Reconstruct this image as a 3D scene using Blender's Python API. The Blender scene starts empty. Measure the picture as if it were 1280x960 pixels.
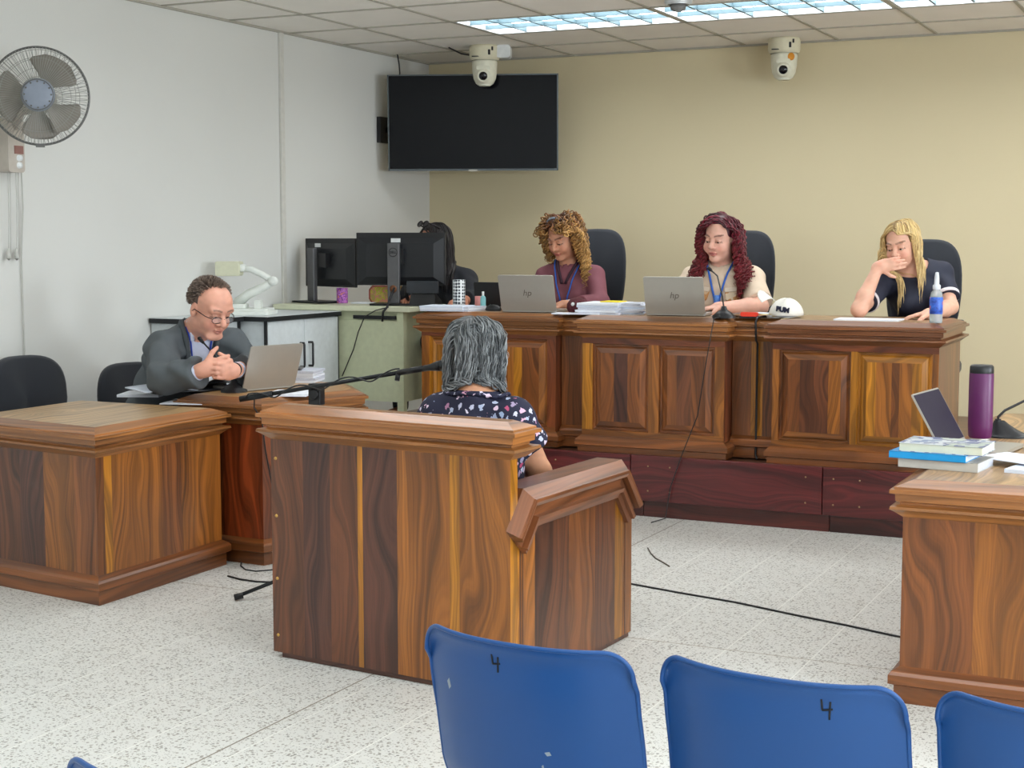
import bpy, math, random
import numpy as np
from mathutils import Matrix, Vector
random.seed(7)
C = bpy.context.scene.collection
V = Vector
H = 1.45
PI = math.pi
# ------------------------------------------------------------------ camera model (1280x960 frame)
RW = ((8.99739699e-01, -4.14202419e-02, 4.34456946e-01), (4.36426892e-01, 8.58622473e-02, -8.95633431e-01), (0.0, 9.95445648e-01, 9.53305799e-02))
FPX = 1888.0
def at(px, py, x=None, y=None, z=None):
    d = V((px - 640, 480 - py, -FPX))
    r = V([sum(RW[i][j] * d[j] for j in range(3)) for i in range(3)])
    if x is not None: t = x / r.x
    elif y is not None: t = y / r.y
    else: t = (z - H) / r.z
    return V((r.x * t, r.y * t, r.z * t + H))
def S(r, g, b):
    f = lambda c: (c / 255 / 12.92) if c / 255 <= .04045 else ((c / 255 + .055) / 1.055) ** 2.4
    return (f(r), f(g), f(b), 1.0)
def rotz(a): return Matrix.Rotation(a, 4, 'Z')
def frame(origin, fwd, up=(0, 0, 1)):
    f = V(fwd).normalized(); r = f.cross(V(up)).normalized(); u = r.cross(f)
    return Matrix(((r.x, f.x, u.x, origin[0]), (r.y, f.y, u.y, origin[1]), (r.z, f.z, u.z, origin[2]), (0, 0, 0, 1)))
# ------------------------------------------------------------------ mesh builder
def woff(p):
    o = V((0, 0, 0))
    while p is not None: o += V(p.location); p = p.parent
    return o
class MB:
    def __init__(s, M=None):
        s.v = []; s.f = []; s.mi = []; s.g = []; s.c = []; s.sm = []; s.M = M or Matrix()
        s.col = (1, 1, 1, 1)
    def pt(s, p): s.v.append(s.M @ V(p)); return len(s.v) - 1
    def face(s, pts, g=None, col=None, mi=0, sm=False, idx=False):
        ids = pts if idx else [s.pt(p) for p in pts]
        s.f.append(ids); s.mi.append(mi); s.sm.append(sm)
        s.g.append(g or [(0, 0, 0)] * len(ids)); s.c.append(col or s.col)
    def box(s, x0, x1, y0, y1, z0, z1, grain=None, col=None, mi=0, seed=None):
        if x0 > x1: x0, x1 = x1, x0
        if y0 > y1: y0, y1 = y1, y0
        if z0 > z1: z0, z1 = z1, z0
        P = [(x, y, z) for x in (x0, x1) for y in (y0, y1) for z in (z0, z1)]
        sd = random.random() * 9 if seed is None else seed
        base = len(s.v)
        for p in P: s.pt(p)
        for q in ((0, 1, 3, 2), (4, 6, 7, 5), (0, 4, 5, 1), (2, 3, 7, 6), (0, 2, 6, 4), (1, 5, 7, 3)):
            g = None
            if grain is not None:
                oth = [a for a in range(3) if a != grain]
                g = [(P[i][oth[0]] + P[i][oth[1]], P[i][grain], sd) for i in q]
            s.face([base + i for i in q], g, col, mi, False, True)
    def tube(s, pts, r, n=8, col=None, mi=0, caps=True, sm=True):
        pts = [V(p) for p in pts]; m = len(pts)
        rr = r if isinstance(r, (list, tuple)) else [r] * m
        rings = []; prev = None
        for i in range(m):
            t = (pts[min(i + 1, m - 1)] - pts[max(i - 1, 0)])
            t = t.normalized() if t.length > 1e-9 else V((0, 0, 1))
            if prev is None: a = t.cross(V((0, 0, 1)) if abs(t.z) < .9 else V((1, 0, 0))).normalized()
            else:
                a = prev - t * prev.dot(t); a = a.normalized() if a.length > 1e-6 else t.orthogonal().normalized()
            prev = a; b = t.cross(a)
            rings.append([s.pt(pts[i] + (a * math.cos(2 * PI * k / n) + b * math.sin(2 * PI * k / n)) * rr[i]) for k in range(n)])
        for i in range(m - 1):
            for k in range(n):
                s.face([rings[i][k], rings[i][(k + 1) % n], rings[i + 1][(k + 1) % n], rings[i + 1][k]], None, col, mi, sm, True)
        if caps:
            s.face(rings[0][::-1], None, col, mi, False, True); s.face(rings[-1], None, col, mi, False, True)
    def lathe(s, prof, o=(0, 0, 0), n=24, col=None, mi=0, ax=None, sm=True, mis=None):
        A = Matrix.Translation(V(o)) @ (ax or Matrix())
        rings = []
        for r, z in prof:
            if r < 1e-6: rings.append([s.pt(A @ V((0, 0, z)))])
            else: rings.append([s.pt(A @ V((r * math.cos(2 * PI * k / n), r * math.sin(2 * PI * k / n), z))) for k in range(n)])
        for i in range(len(prof) - 1):
            a, b = rings[i], rings[i + 1]; m_ = mis[i] if mis else mi
            for k in range(n):
                k2 = (k + 1) % n
                if len(a) == 1 and len(b) == 1: continue
                if len(a) == 1: q = [a[0], b[k2], b[k]][::-1]
                elif len(b) == 1: q = [a[k], a[k2], b[0]]
                else: q = [a[k], a[k2], b[k2], b[k]]
                s.face(q, None, col, m_, sm, True)
    def sweep(s, path, N, prof, closed=True, col=None, sm=False, caps=True, seed=None):
        # prof: (b outward in plane, a along N); outward = seg x N
        path = [V(p) for p in path]; N = V(N); m = len(path)
        segn = [(path[(i + 1) % m] - path[i]).normalized().cross(N) for i in range(m if closed else m - 1)]
        offs = []
        for i in range(m):
            if closed: n1, n2 = segn[i - 1], segn[i]
            else: n1, n2 = segn[max(i - 1, 0)], segn[min(i, m - 2)]
            d = n1 + n2; offs.append(d / max(.2, 1 + n1.dot(n2)))
        P = [[path[i] + offs[i] * b + N * a for b, a in prof] for i in range(m)]
        for i in range(m if closed else m - 1):
            j = (i + 1) % m; sd = random.random() * 9 if seed is None else seed; t = (path[j] - path[i]).normalized(); acc = 0
            cc = col[i % len(col)] if isinstance(col, list) else col
            for k in range(len(prof) - 1):
                q = [P[i][k], P[i][k + 1], P[j][k + 1], P[j][k]]
                dl = math.hypot(prof[k + 1][0] - prof[k][0], prof[k + 1][1] - prof[k][1])
                g = [(acc * .6, t.dot(q[0]) * .3, sd), ((acc + dl) * .6, t.dot(q[1]) * .3, sd), ((acc + dl) * .6, t.dot(q[2]) * .3, sd), (acc * .6, t.dot(q[3]) * .3, sd)]
                s.face(q, g, cc, 0, sm); acc += dl
        if not closed and caps:
            for P0, rev in ((P[0], False), (P[-1], True)):
                s.face(P0[::-1] if not rev else P0, [(q.z, q.x, 1) for q in P0], col if not isinstance(col, list) else col[0])
    def rbox(s, x0, x1, y0, y1, z0, z1, r, ax=1, n=5, col=None, mi=0, sm=False):
        # rounded rectangle (corner radius r) in the plane across axis ax, extruded along ax
        lo = [x0, y0, z0]; hi = [x1, y1, z1]; o = [a for a in range(3) if a != ax]
        pts = []
        for cx, cy, a0 in ((hi[o[0]] - r, hi[o[1]] - r, 0), (lo[o[0]] + r, hi[o[1]] - r, 90), (lo[o[0]] + r, lo[o[1]] + r, 180), (hi[o[0]] - r, lo[o[1]] + r, 270)):
            for k in range(n + 1):
                a = math.radians(a0 + 90 * k / n); pts.append((cx + r * math.cos(a), cy + r * math.sin(a)))
        def mk(u, w, t):
            p = [0, 0, 0]; p[o[0]] = u; p[o[1]] = w; p[ax] = t; return p
        A = [s.pt(mk(u, w, lo[ax])) for u, w in pts]; B = [s.pt(mk(u, w, hi[ax])) for u, w in pts]
        fl = ax == 1
        s.face(A if fl else A[::-1], None, col, mi, False, True); s.face(B[::-1] if fl else B, None, col, mi, False, True)
        for k in range(len(A)):
            q = [A[k], A[(k + 1) % len(A)], B[(k + 1) % len(A)], B[k]]
            s.face(q[::-1] if fl else q, None, col, mi, sm, True)
    def grid(s, fn, nu, nv, col=None, mi=0, sm=True, closed_u=False):
        ids = [[s.pt(fn(i / nu, j / nv)) for j in range(nv + 1)] for i in range(nu + (0 if closed_u else 1))]
        for i in range(nu):
            for j in range(nv):
                i2 = (i + 1) % nu if closed_u else i + 1
                s.face([ids[i][j], ids[i2][j], ids[i2][j + 1], ids[i][j + 1]], None, col, mi, sm, True)
    def build(s, name, mat, parent=None, loc=None, bevel=0, solid=0, sub=0, attrs=True, bseg=2):
        me = bpy.data.meshes.new(name)
        if parent is not None: L = woff(parent)
        elif loc is not None: L = V(loc)
        else: L = V(((min(p.x for p in s.v) + max(p.x for p in s.v)) / 2, (min(p.y for p in s.v) + max(p.y for p in s.v)) / 2, min(p.z for p in s.v)))
        me.from_pydata([tuple(p - L) for p in s.v], [], s.f)
        mats = mat if isinstance(mat, (list, tuple)) else [mat]
        for m in mats: me.materials.append(m)
        me.polygons.foreach_set('material_index', s.mi)
        me.polygons.foreach_set('use_smooth', s.sm)
        a = me.attributes.new('g', 'FLOAT_VECTOR', 'CORNER')
        a.data.foreach_set('vector', [c for q in s.g for p in q for c in p])
        b = me.attributes.new('wc', 'FLOAT_COLOR', 'CORNER')
        b.data.foreach_set('color', [c for q, cc in zip(s.f, s.c) for _ in q for c in cc])
        me.validate(); me.update()
        o = bpy.data.objects.new(name, me); C.objects.link(o)
        if parent is not None: o.parent = parent
        else: o.location = L
        if solid:
            m = o.modifiers.new('Solidify', 'SOLIDIFY'); m.thickness = solid; m.offset = 0
        if bevel:
            m = o.modifiers.new('Bevel', 'BEVEL'); m.width = bevel; m.segments = bseg; m.limit_method = 'ANGLE'; m.angle_limit = math.radians(35)
        if sub:
            m = o.modifiers.new('Subdivision', 'SUBSURF'); m.levels = sub; m.render_levels = sub
        return o
def tag(o, label=None, cat=None, group=None, kind=None):
    if label: o['label'] = label
    if cat: o['category'] = cat
    if group: o['group'] = group
    if kind: o['kind'] = kind
    return o
def thing(name, loc, label, cat, group=None):
    o = bpy.data.objects.new(name, None); C.objects.link(o); o.location = V(loc); o.empty_display_size = .1
    return tag(o, label, cat, group)
def text_obj(txt, name, M, size, mat, parent, ext=.0006, shear=0, bold=0):
    cu = bpy.data.curves.new('t', 'FONT'); cu.body = txt; cu.size = size; cu.extrude = ext; cu.align_x = 'CENTER'; cu.align_y = 'CENTER'; cu.shear = shear; cu.offset = bold
    t = bpy.data.objects.new('t', cu); C.objects.link(t)
    dg = bpy.context.evaluated_depsgraph_get(); dg.update()
    me = bpy.data.meshes.new_from_object(t.evaluated_get(dg)); bpy.data.objects.remove(t)
    me.materials.clear(); me.materials.append(mat)
    me.transform(M)
    o = bpy.data.objects.new(name, me); C.objects.link(o)
    if parent is not None:
        o.parent = parent; me.transform(Matrix.Translation(-woff(parent)))
    return o
def copy_tree(o, parent=None):
    c = o.copy(); C.objects.link(c)
    if parent is not None: c.parent = parent
    for ch in list(o.children): copy_tree(ch, c)
    return c
# ------------------------------------------------------------------ materials
def nt(name):
    m = bpy.data.materials.new(name); m.use_nodes = True
    t = m.node_tree; b = t.nodes['Principled BSDF']; return m, t, b
def N(t, typ, **kw):
    n = t.nodes.new(typ)
    for k, v in kw.items():
        if k.startswith('_'): setattr(n, k[1:], v)
        else:
            key = k.replace('__', ' ')
            n.inputs[int(key[1:]) if key[0] == 'i' and key[1:].isdigit() else key].default_value = v
    return n
def ramp(t, src, stops):
    r = t.nodes.new('ShaderNodeValToRGB'); e = r.color_ramp.elements
    while len(e) < len(stops): e.new(.5)
    for el, (p, c) in zip(e, stops): el.position = p; el.color = c if len(c) == 4 else (*c, 1)
    t.links.new(src, r.inputs[0]); return r
MATS = {}
def mat(name, col, rough=.5, metal=0, var=.06, scale=30, bump=0, bscale=200, coat=0, spec=.5, alpha=1, trans=0, ior=1.45, sheen=0, attr=False, emis=None, estr=0, subs=0):
    if name in MATS: return MATS[name]
    m, t, b = nt(name); L = t.links
    tc = N(t, 'ShaderNodeTexCoord')
    ns = N(t, 'ShaderNodeTexNoise', Scale=float(scale), Detail=4.0); L.new(tc.outputs['Object'], ns.inputs['Vector'])
    mr = N(t, 'ShaderNodeMapRange', i1=.25, i2=.75, i3=1 - var, i4=1 + var); L.new(ns.outputs['Fac'], mr.inputs[0])
    mx = N(t, 'ShaderNodeMix', _data_type='RGBA', _blend_type='MULTIPLY'); mx.inputs[0].default_value = 1
    if attr:
        a = N(t, 'ShaderNodeAttribute', _attribute_name='wc'); L.new(a.outputs['Color'], mx.inputs[6])
    else: mx.inputs[6].default_value = col
    L.new(mr.outputs[0], mx.inputs[7]); L.new(mx.outputs[2], b.inputs['Base Color'])
    b.inputs['Roughness'].default_value = rough; b.inputs['Metallic'].default_value = metal
    b.inputs['Specular IOR Level'].default_value = spec; b.inputs['Coat Weight'].default_value = coat
    b.inputs['Transmission Weight'].default_value = trans; b.inputs['IOR'].default_value = ior
    b.inputs['Sheen Weight'].default_value = sheen; b.inputs['Alpha'].default_value = alpha
    if subs:
        b.inputs['Subsurface Weight'].default_value = subs; b.inputs['Subsurface Radius'].default_value = (1, .35, .2); b.inputs['Subsurface Scale'].default_value = .012
    if emis: b.inputs['Emission Color'].default_value = emis; b.inputs['Emission Strength'].default_value = estr
    if bump:
        n2 = N(t, 'ShaderNodeTexNoise', Scale=float(bscale), Detail=3.0); L.new(tc.outputs['Object'], n2.inputs['Vector'])
        bp = N(t, 'ShaderNodeBump', Strength=float(bump), Distance=.01); L.new(n2.outputs['Fac'], bp.inputs['Height']); L.new(bp.outputs[0], b.inputs['Normal'])
    MATS[name] = m; return m
def wood_mat(name, rough=.32, coat=.25, contrast=1.0, gain=1.0, dk=(.38, .30, .30, 1), gd=(1.34, 1.2, .95, 1)):
    m, t, b = nt(name); L = t.links
    g = N(t, 'ShaderNodeAttribute', _attribute_name='g'); c = N(t, 'ShaderNodeAttribute', _attribute_name='wc')
    sp = N(t, 'ShaderNodeSeparateXYZ'); L.new(g.outputs['Vector'], sp.inputs[0])
    def mul(a, k):
        n = N(t, 'ShaderNodeMath', _operation='MULTIPLY', i1=float(k)); L.new(a, n.inputs[0]); return n.outputs[0]
    def add(a, bb):
        n = N(t, 'ShaderNodeMath', _operation='ADD'); L.new(a, n.inputs[0]); L.new(bb, n.inputs[1]); return n.outputs[0]
    def comb(x, y, z):
        n = N(t, 'ShaderNodeCombineXYZ'); L.new(x, n.inputs[0]); L.new(y, n.inputs[1]); L.new(z, n.inputs[2]); return n.outputs[0]
    def noise(v, sc=1.0, det=3.0, ro=.55):
        n = N(t, 'ShaderNodeTexNoise', Scale=sc, Detail=det, Roughness=ro); L.new(v, n.inputs['Vector']); return n.outputs['Fac']
    X, Y, Z = sp.outputs; Z3 = mul(Z, 7.3)
    low = noise(comb(mul(X, 3.2), mul(Y, 1.1), Z3), 1.0, 2.0)
    warp = N(t, 'ShaderNodeMapRange', i1=.3, i2=.7, i3=-.075, i4=.075, _clamp=False); L.new(low, warp.inputs[0])
    Xw = add(X, warp.outputs[0])
    bands = noise(comb(mul(Xw, 15), mul(Y, .4), Z3), 1.0, 3.0)
    rings = noise(comb(mul(Xw, 56), mul(Y, .8), Z3), 1.0, 2.0)
    fine = noise(comb(mul(X, 260), mul(Y, 6), Z3), 1.0, 3.0)
    heart = noise(comb(mul(Xw, 5.5), mul(Y, .6), mul(Z, 3.1)), 1.0, 2.0)
    dark = N(t, 'ShaderNodeMix', _data_type='RGBA', _blend_type='MULTIPLY'); dark.inputs[0].default_value = 1
    L.new(c.outputs['Color'], dark.inputs[6]); dark.inputs[7].default_value = dk
    gold = N(t, 'ShaderNodeMix', _data_type='RGBA', _blend_type='MULTIPLY'); gold.inputs[0].default_value = 1
    L.new(c.outputs['Color'], gold.inputs[6]); gold.inputs[7].default_value = gd
    r1 = ramp(t, bands, [(.36, (0, 0, 0, 1)), (.52, (.25, .25, .25, 1)), (.72, (.8, .8, .8, 1))])
    m1 = N(t, 'ShaderNodeMix', _data_type='RGBA'); L.new(r1.outputs[0], m1.inputs[0]); L.new(gold.outputs[2], m1.inputs[6]); L.new(dark.outputs[2], m1.inputs[7])
    r2 = ramp(t, heart, [(.52, (0, 0, 0, 1)), (.68, (.55 * contrast, .65 * contrast, .65 * contrast, 1))])
    m2 = N(t, 'ShaderNodeMix', _data_type='RGBA'); L.new(r2.outputs[0], m2.inputs[0]); L.new(m1.outputs[2], m2.inputs[6]); L.new(dark.outputs[2], m2.inputs[7])
    mr = N(t, 'ShaderNodeMapRange', i1=.35, i2=.65, i3=.52, i4=1.2); L.new(rings, mr.inputs[0])
    mf = N(t, 'ShaderNodeMapRange', i1=.3, i2=.7, i3=.88, i4=1.1); L.new(fine, mf.inputs[0])
    mm = N(t, 'ShaderNodeMath', _operation='MULTIPLY'); L.new(mr.outputs[0], mm.inputs[0]); L.new(mf.outputs[0], mm.inputs[1])
    mg = N(t, 'ShaderNodeMath', _operation='MULTIPLY', i1=float(gain)); L.new(mm.outputs[0], mg.inputs[0])
    m3 = N(t, 'ShaderNodeMix', _data_type='RGBA', _blend_type='MULTIPLY'); m3.inputs[0].default_value = 1
    L.new(m2.outputs[2], m3.inputs[6]); L.new(mg.outputs[0], m3.inputs[7]); L.new(m3.outputs[2], b.inputs['Base Color'])
    b.inputs['Roughness'].default_value = rough; b.inputs['Coat Weight'].default_value = coat; b.inputs['Coat Roughness'].default_value = .22
    bp = N(t, 'ShaderNodeBump', Strength=.12, Distance=.002); L.new(fine, bp.inputs['Height']); L.new(bp.outputs[0], b.inputs['Normal'])
    return m
WOOD = wood_mat('varnished_tropical_wood', gain=.68)
WOODTOP = wood_mat('worn_varnished_wood', .36, .2, .2, .80, (.66, .6, .56, 1), (1.04, 1.02, 1, 1))
MAHOG = wood_mat('dark_red_stained_wood', .3, .3, .4, 1.0)
YE = S(202, 138, 42); GO = S(170, 108, 46); BR = S(144, 88, 46); DK = S(116, 70, 46); PU = S(98, 60, 50); RE = S(132, 72, 42); TOP = S(186, 148, 108); MH = S(88, 28, 34); CROWN = S(176, 120, 70)
black = mat('black_plastic', S(26, 27, 30), .4)
blackfab = mat('black_fabric', S(30, 34, 42), .85, bump=.3, bscale=900, sheen=.2)
darkmetal = mat('dark_metal', S(52, 54, 56), .35, .8)
silver = mat('silver_aluminium', S(176, 172, 164), .38, .55, var=.02)
cream = mat('cream_plastic', S(214, 210, 190), .4)
white = mat('white_plastic', S(225, 228, 228), .4)
paper = mat('white_paper', S(226, 230, 238), .7, var=.03)
# ------------------------------------------------------------------ wood helpers
CROWNP = [(-.03, 0), (.024, -.021), (.025, -.027), (.037, -.029), (.037, -.041), (.022, -.044), (.021, -.066), (.009, -.070), (.009, -.077), (.035, -.082), (.037, -.091), (.024, -.099), (.0, -.118)]
BASEP = [(0, .115), (.022, .10), (.03, .09), (.03, .062), (.014, .055), (.014, 0)]
def poly_off(poly, d):
    m = len(poly); out = []
    P = [V((p[0], p[1], 0)) for p in poly]
    for i in range(m):
        n1 = (P[i] - P[i - 1]).normalized().cross(V((0, 0, 1))); n2 = (P[(i + 1) % m] - P[i]).normalized().cross(V((0, 0, 1)))
        o = P[i] + (n1 + n2) / max(.2, 1 + n1.dot(n2)) * d; out.append((o.x, o.y))
    return out
def planks(mb, O, U, Wd, z0, z1, spec, Vv=V((0, 0, 1))):
    """vertical planks on a face. spec: list of (width fraction, colour)"""
    tot = sum(a for a, _ in spec); u = 0; O = V(O); U = V(U)
    for a, c in spec:
        w = a / tot * Wd; sd = random.random() * 9
        q = [O + U * u + Vv * z0, O + U * (u + w) + Vv * z0, O + U * (u + w) + Vv * z1, O + U * u + Vv * z1]
        mb.face(q, [(u, z0, sd), (u + w, z0, sd), (u + w, z1, sd), (u, z1, sd)], c); u += w
def rnd_spec(W, pal, wmin=.09, wmax=.2):
    s = []; t = 0
    while t < W: a = random.uniform(wmin, wmax); s.append((a, random.choice(pal))); t += a
    return s
def body(mb, poly, z0, z1, specs, pal):
    m = len(poly)
    for i in range(m):
        a = V((*poly[i], 0)); b = V((*poly[(i + 1) % m], 0)); W = (b - a).length
        planks(mb, a, (b - a).normalized(), W, z0, z1, specs.get(i) or rnd_spec(W, pal))
def topface(mb, poly, z, grain, col=TOP, nb=4):
    # boards across the shorter way; polygon cut is not needed - boards differ only through the seed field
    g = V((*grain, 0)).normalized(); a = V((-g.y, g.x, 0))
    mb.face([(x, y, z) for x, y in poly], [(a.dot(V((x, y, 0))), g.dot(V((x, y, 0))), 3.3) for x, y in poly], col)
def desk(name, loc, poly, ztop, label, cat='desk', specs={}, pal=(GO, BR, RE, DK), base=True, grain=(0, 1), z0=0, topcol=TOP, crowncol=CROWN, group=None, leg_in=0):
    t = thing(name, loc, label, cat, group)
    mb = MB(); body(mb, poly, z0, z0 + ztop - .1, specs, list(pal)); mb.build('body', WOOD, t)
    mb = MB(); topface(mb, poly_off(poly, -.03), z0 + ztop, grain, topcol); mb.build('worktop', WOODTOP, t)
    mb = MB(); mb.sweep([(x, y, z0 + ztop) for x, y in poly], (0, 0, 1), CROWNP[::-1], True, crowncol); mb.build('crown_moulding', WOOD, t)
    if base:
        mb = MB(); mb.sweep([(x, y, z0) for x, y in poly], (0, 0, 1), BASEP[::-1], True, BR); mb.build('base_moulding', WOOD, t)
    return t
# ================================================================== ROOM
XL, XR, YB, YF, ZC = -5.52, 3.2, 9.97, -2.6, 2.75
def wallmat(name, col, var=.02):
    return mat(name, col, .75, var=var, scale=1.3, bump=.05, bscale=120, spec=.3)
def quadwall(name, pts, m, hole=None):
    mb = MB(); mb.face(pts); return tag(mb.build(name, m), kind='structure')
wl = wallmat('painted_grey_wall', S(214, 214, 210)); wb = wallmat('painted_khaki_wall', S(216, 203, 168))
quadwall('wall_left', [(XL, YF, 0), (XL, YB, 0), (XL, YB, ZC), (XL, YF, ZC)][::-1], wl)
quadwall('wall_back', [(XL, YB, 0), (XR, YB, 0), (XR, YB, ZC), (XL, YB, ZC)][::-1], wb)
quadwall('wall_front', [(XL, YF, 0), (XR, YF, 0), (XR, YF, ZC), (XL, YF, ZC)], wl)
mb = MB(); wy = [(-1.6, 0.8), (1.6, 4.0), (4.8, 7.2)]  # right wall with three unseen openings, added for light
zs0, zs1 = .95, 2.25; ys = YF
for a, b in wy:
    mb.face([(XR, ys, 0), (XR, a, 0), (XR, a, ZC), (XR, ys, ZC)]); mb.face([(XR, a, 0), (XR, b, 0), (XR, b, zs0), (XR, a, zs0)]); mb.face([(XR, a, zs1), (XR, b, zs1), (XR, b, ZC), (XR, a, ZC)]); ys = b
mb.face([(XR, ys, 0), (XR, YB, 0), (XR, YB, ZC), (XR, ys, ZC)]); tag(mb.build('wall_right', wl), kind='structure')
fr = mat('window_frame_paint', S(200, 200, 196), .4); gl = mat('window_glass', S(240, 248, 250), .05, trans=1, spec=.5)
for k, (a, b) in enumerate(wy):
    w = thing('window_%d' % (k + 1), (XR, (a + b) / 2, zs0), None, None); w['kind'] = 'structure'  # out of view, added only for the light they bring
    mb = MB()
    for y0 in (a, (a + b) / 2 - .02, b - .04): mb.box(XR - .02, XR + .03, y0, y0 + .04, zs0, zs1)
    mb.box(XR - .02, XR + .03, a, b, zs0, zs0 + .04); mb.box(XR - .02, XR + .03, a, b, zs1 - .04, zs1); mb.build('window_frame', fr, w)
# floor: terrazzo
m, t, b = nt('terrazzo_floor'); L = t.links
tc = N(t, 'ShaderNodeTexCoord'); sp = N(t, 'ShaderNodeSeparateXYZ'); L.new(tc.outputs['Object'], sp.inputs[0])
def chips(scale, thr, soft):
    v = N(t, 'ShaderNodeTexVoronoi', Scale=scale, Randomness=1.0, _feature='F1'); L.new(tc.outputs['Object'], v.inputs['Vector'])
    cs = N(t, 'ShaderNodeSeparateColor'); L.new(v.outputs['Color'], cs.inputs[0])
    d = N(t, 'ShaderNodeMapRange', i1=thr, i2=thr - soft, i3=0.0, i4=1.0); L.new(v.outputs['Distance'], d.inputs[0])
    k = N(t, 'ShaderNodeMath', _operation='GREATER_THAN', i1=.5); L.new(cs.outputs[0], k.inputs[0])
    mm = N(t, 'ShaderNodeMath', _operation='MULTIPLY'); L.new(d.outputs[0], mm.inputs[0]); L.new(k.outputs[0], mm.inputs[1]); return mm.outputs[0], cs
c1, s1 = chips(75.0, .42, .12); c2, s2 = chips(150.0, .42, .15)
base = N(t, 'ShaderNodeMix', _data_type='RGBA'); nz = N(t, 'ShaderNodeTexNoise', Scale=.9, Detail=4.0); L.new(tc.outputs['Object'], nz.inputs['Vector']); L.new(nz.outputs['Fac'], base.inputs[0])
base.inputs[6].default_value = S(222, 222, 218); base.inputs[7].default_value = S(208, 208, 203)
ch = ramp(t, s1.outputs[1], [(0, S(122, 122, 118)), (.5, S(166, 163, 154)), (1, S(142, 137, 128))])
a1 = N(t, 'ShaderNodeMix', _data_type='RGBA'); L.new(c1, a1.inputs[0]); L.new(base.outputs[2], a1.inputs[6]); L.new(ch.outputs[0], a1.inputs[7])
ch2 = ramp(t, s2.outputs[1], [(0, S(136, 134, 128)), (1, S(174, 170, 162))])
a2 = N(t, 'ShaderNodeMix', _data_type='RGBA'); L.new(c2, a2.inputs[0]); L.new(a1.outputs[2], a2.inputs[6]); L.new(ch2.outputs[0], a2.inputs[7])
def line(src, x0, pitch, w):
    s_ = N(t, 'ShaderNodeMath', _operation='SUBTRACT', i1=x0 - pitch / 2); L.new(src, s_.inputs[0])
    w_ = N(t, 'ShaderNodeMath', _operation='MODULO', i1=pitch); a_ = N(t, 'ShaderNodeMath', _operation='ADD', i1=pitch * 100); L.new(s_.outputs[0], a_.inputs[0]); L.new(a_.outputs[0], w_.inputs[0])
    c_ = N(t, 'ShaderNodeMath', _operation='COMPARE', i1=pitch / 2, i2=w); L.new(w_.outputs[0], c_.inputs[0]); return c_.outputs[0]
def mixin(prev, fac, col):
    n = N(t, 'ShaderNodeMix', _data_type='RGBA'); L.new(fac, n.inputs[0]); L.new(prev, n.inputs[6]); n.inputs[7].default_value = col; return n.outputs[2]
pc = .304
o_ = mixin(a2.outputs[2], line(sp.outputs[0], -1.91, pc, .0022), S(232, 232, 226)); o_ = mixin(o_, line(sp.outputs[1], 5.055, pc, .0012), S(226, 226, 218))
o_ = mixin(o_, line(sp.outputs[0], -2.575, pc * 20, .003), S(128, 118, 104)); o_ = mixin(o_, line(sp.outputs[1], 5.055, pc * 12, .003), S(150, 140, 122))
L.new(o_, b.inputs['Base Color']); b.inputs['Roughness'].default_value = .38; b.inputs['Specular IOR Level'].default_value = .35
mb = MB(); mb.face([(XL, YF, 0), (XR, YF, 0), (XR, YB, 0), (XL, YB, 0)]); tag(mb.build('floor', m, loc=(0, 0, 0)), kind='structure')
# ceiling: tiles with a metal grid
ctile = mat('ceiling_tile', S(245, 242, 236), .9, var=.03, scale=4, bump=.15, bscale=300, spec=.2)
cgrid = mat('ceiling_grid_metal', S(168, 164, 152), .5)
fixt = [(-4.35, 8.13)]; PT = .63
fx = []  # 2x4 luminaires: (x0,y0) of the low corner
for row in (8.13, 5.61, 3.09, .57, -1.95):
    for x0 in ((-4.35, -3.09, -1.83, -.57, 1.32) if row > 8 else (-4.35, -1.83, .69)): fx.append((x0, row))
mb = MB()
nx0 = int((XL + 1.83) / PT) - 1
xs = sorted(set([XL, XR] + [-1.83 + PT * k for k in range(-12, 12) if XL < -1.83 + PT * k < XR])); yss = sorted(set([YF, YB] + [8.13 + PT * k for k in range(-20, 6) if YF < 8.13 + PT * k < YB - .05]))
def infix(x, y): return any(a < x < a + 1.26 and b_ < y < b_ + PT for a, b_ in fx)
for i in range(len(xs) - 1):
    for j in range(len(yss) - 1):
        if infix((xs[i] + xs[i + 1]) / 2, (yss[j] + yss[j + 1]) / 2): continue
        mb.face([(xs[i], yss[j], ZC), (xs[i], yss[j + 1], ZC), (xs[i + 1], yss[j + 1], ZC), (xs[i + 1], yss[j], ZC)])
tag(mb.build('ceiling', ctile), kind='structure')
mb = MB()
def spans(vals): return vals
for x in xs[1:-1]:
    for j in range(len(yss) - 1):
        ym = (yss[j] + yss[j + 1]) / 2
        if infix(x, ym) and any(abs(x - (a + PT)) < .05 and b_ < ym < b_ + PT for a, b_ in fx): continue
        mb.box(x - .01, x + .01, yss[j], yss[j + 1], ZC - .006, ZC + .01)
for y in yss[1:-1]: mb.box(XL, XR, y - .01, y + .01, ZC - .006, ZC + .01)
tag(mb.build('trim_1', cgrid), kind='structure')
mb = MB(); mb.box(XL, XL + .02, YF, YB, ZC - .012, ZC); mb.box(XL, XR, YB - .02, YB, ZC - .012, ZC); tag(mb.build('trim_2', cgrid), kind='structure')
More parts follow.
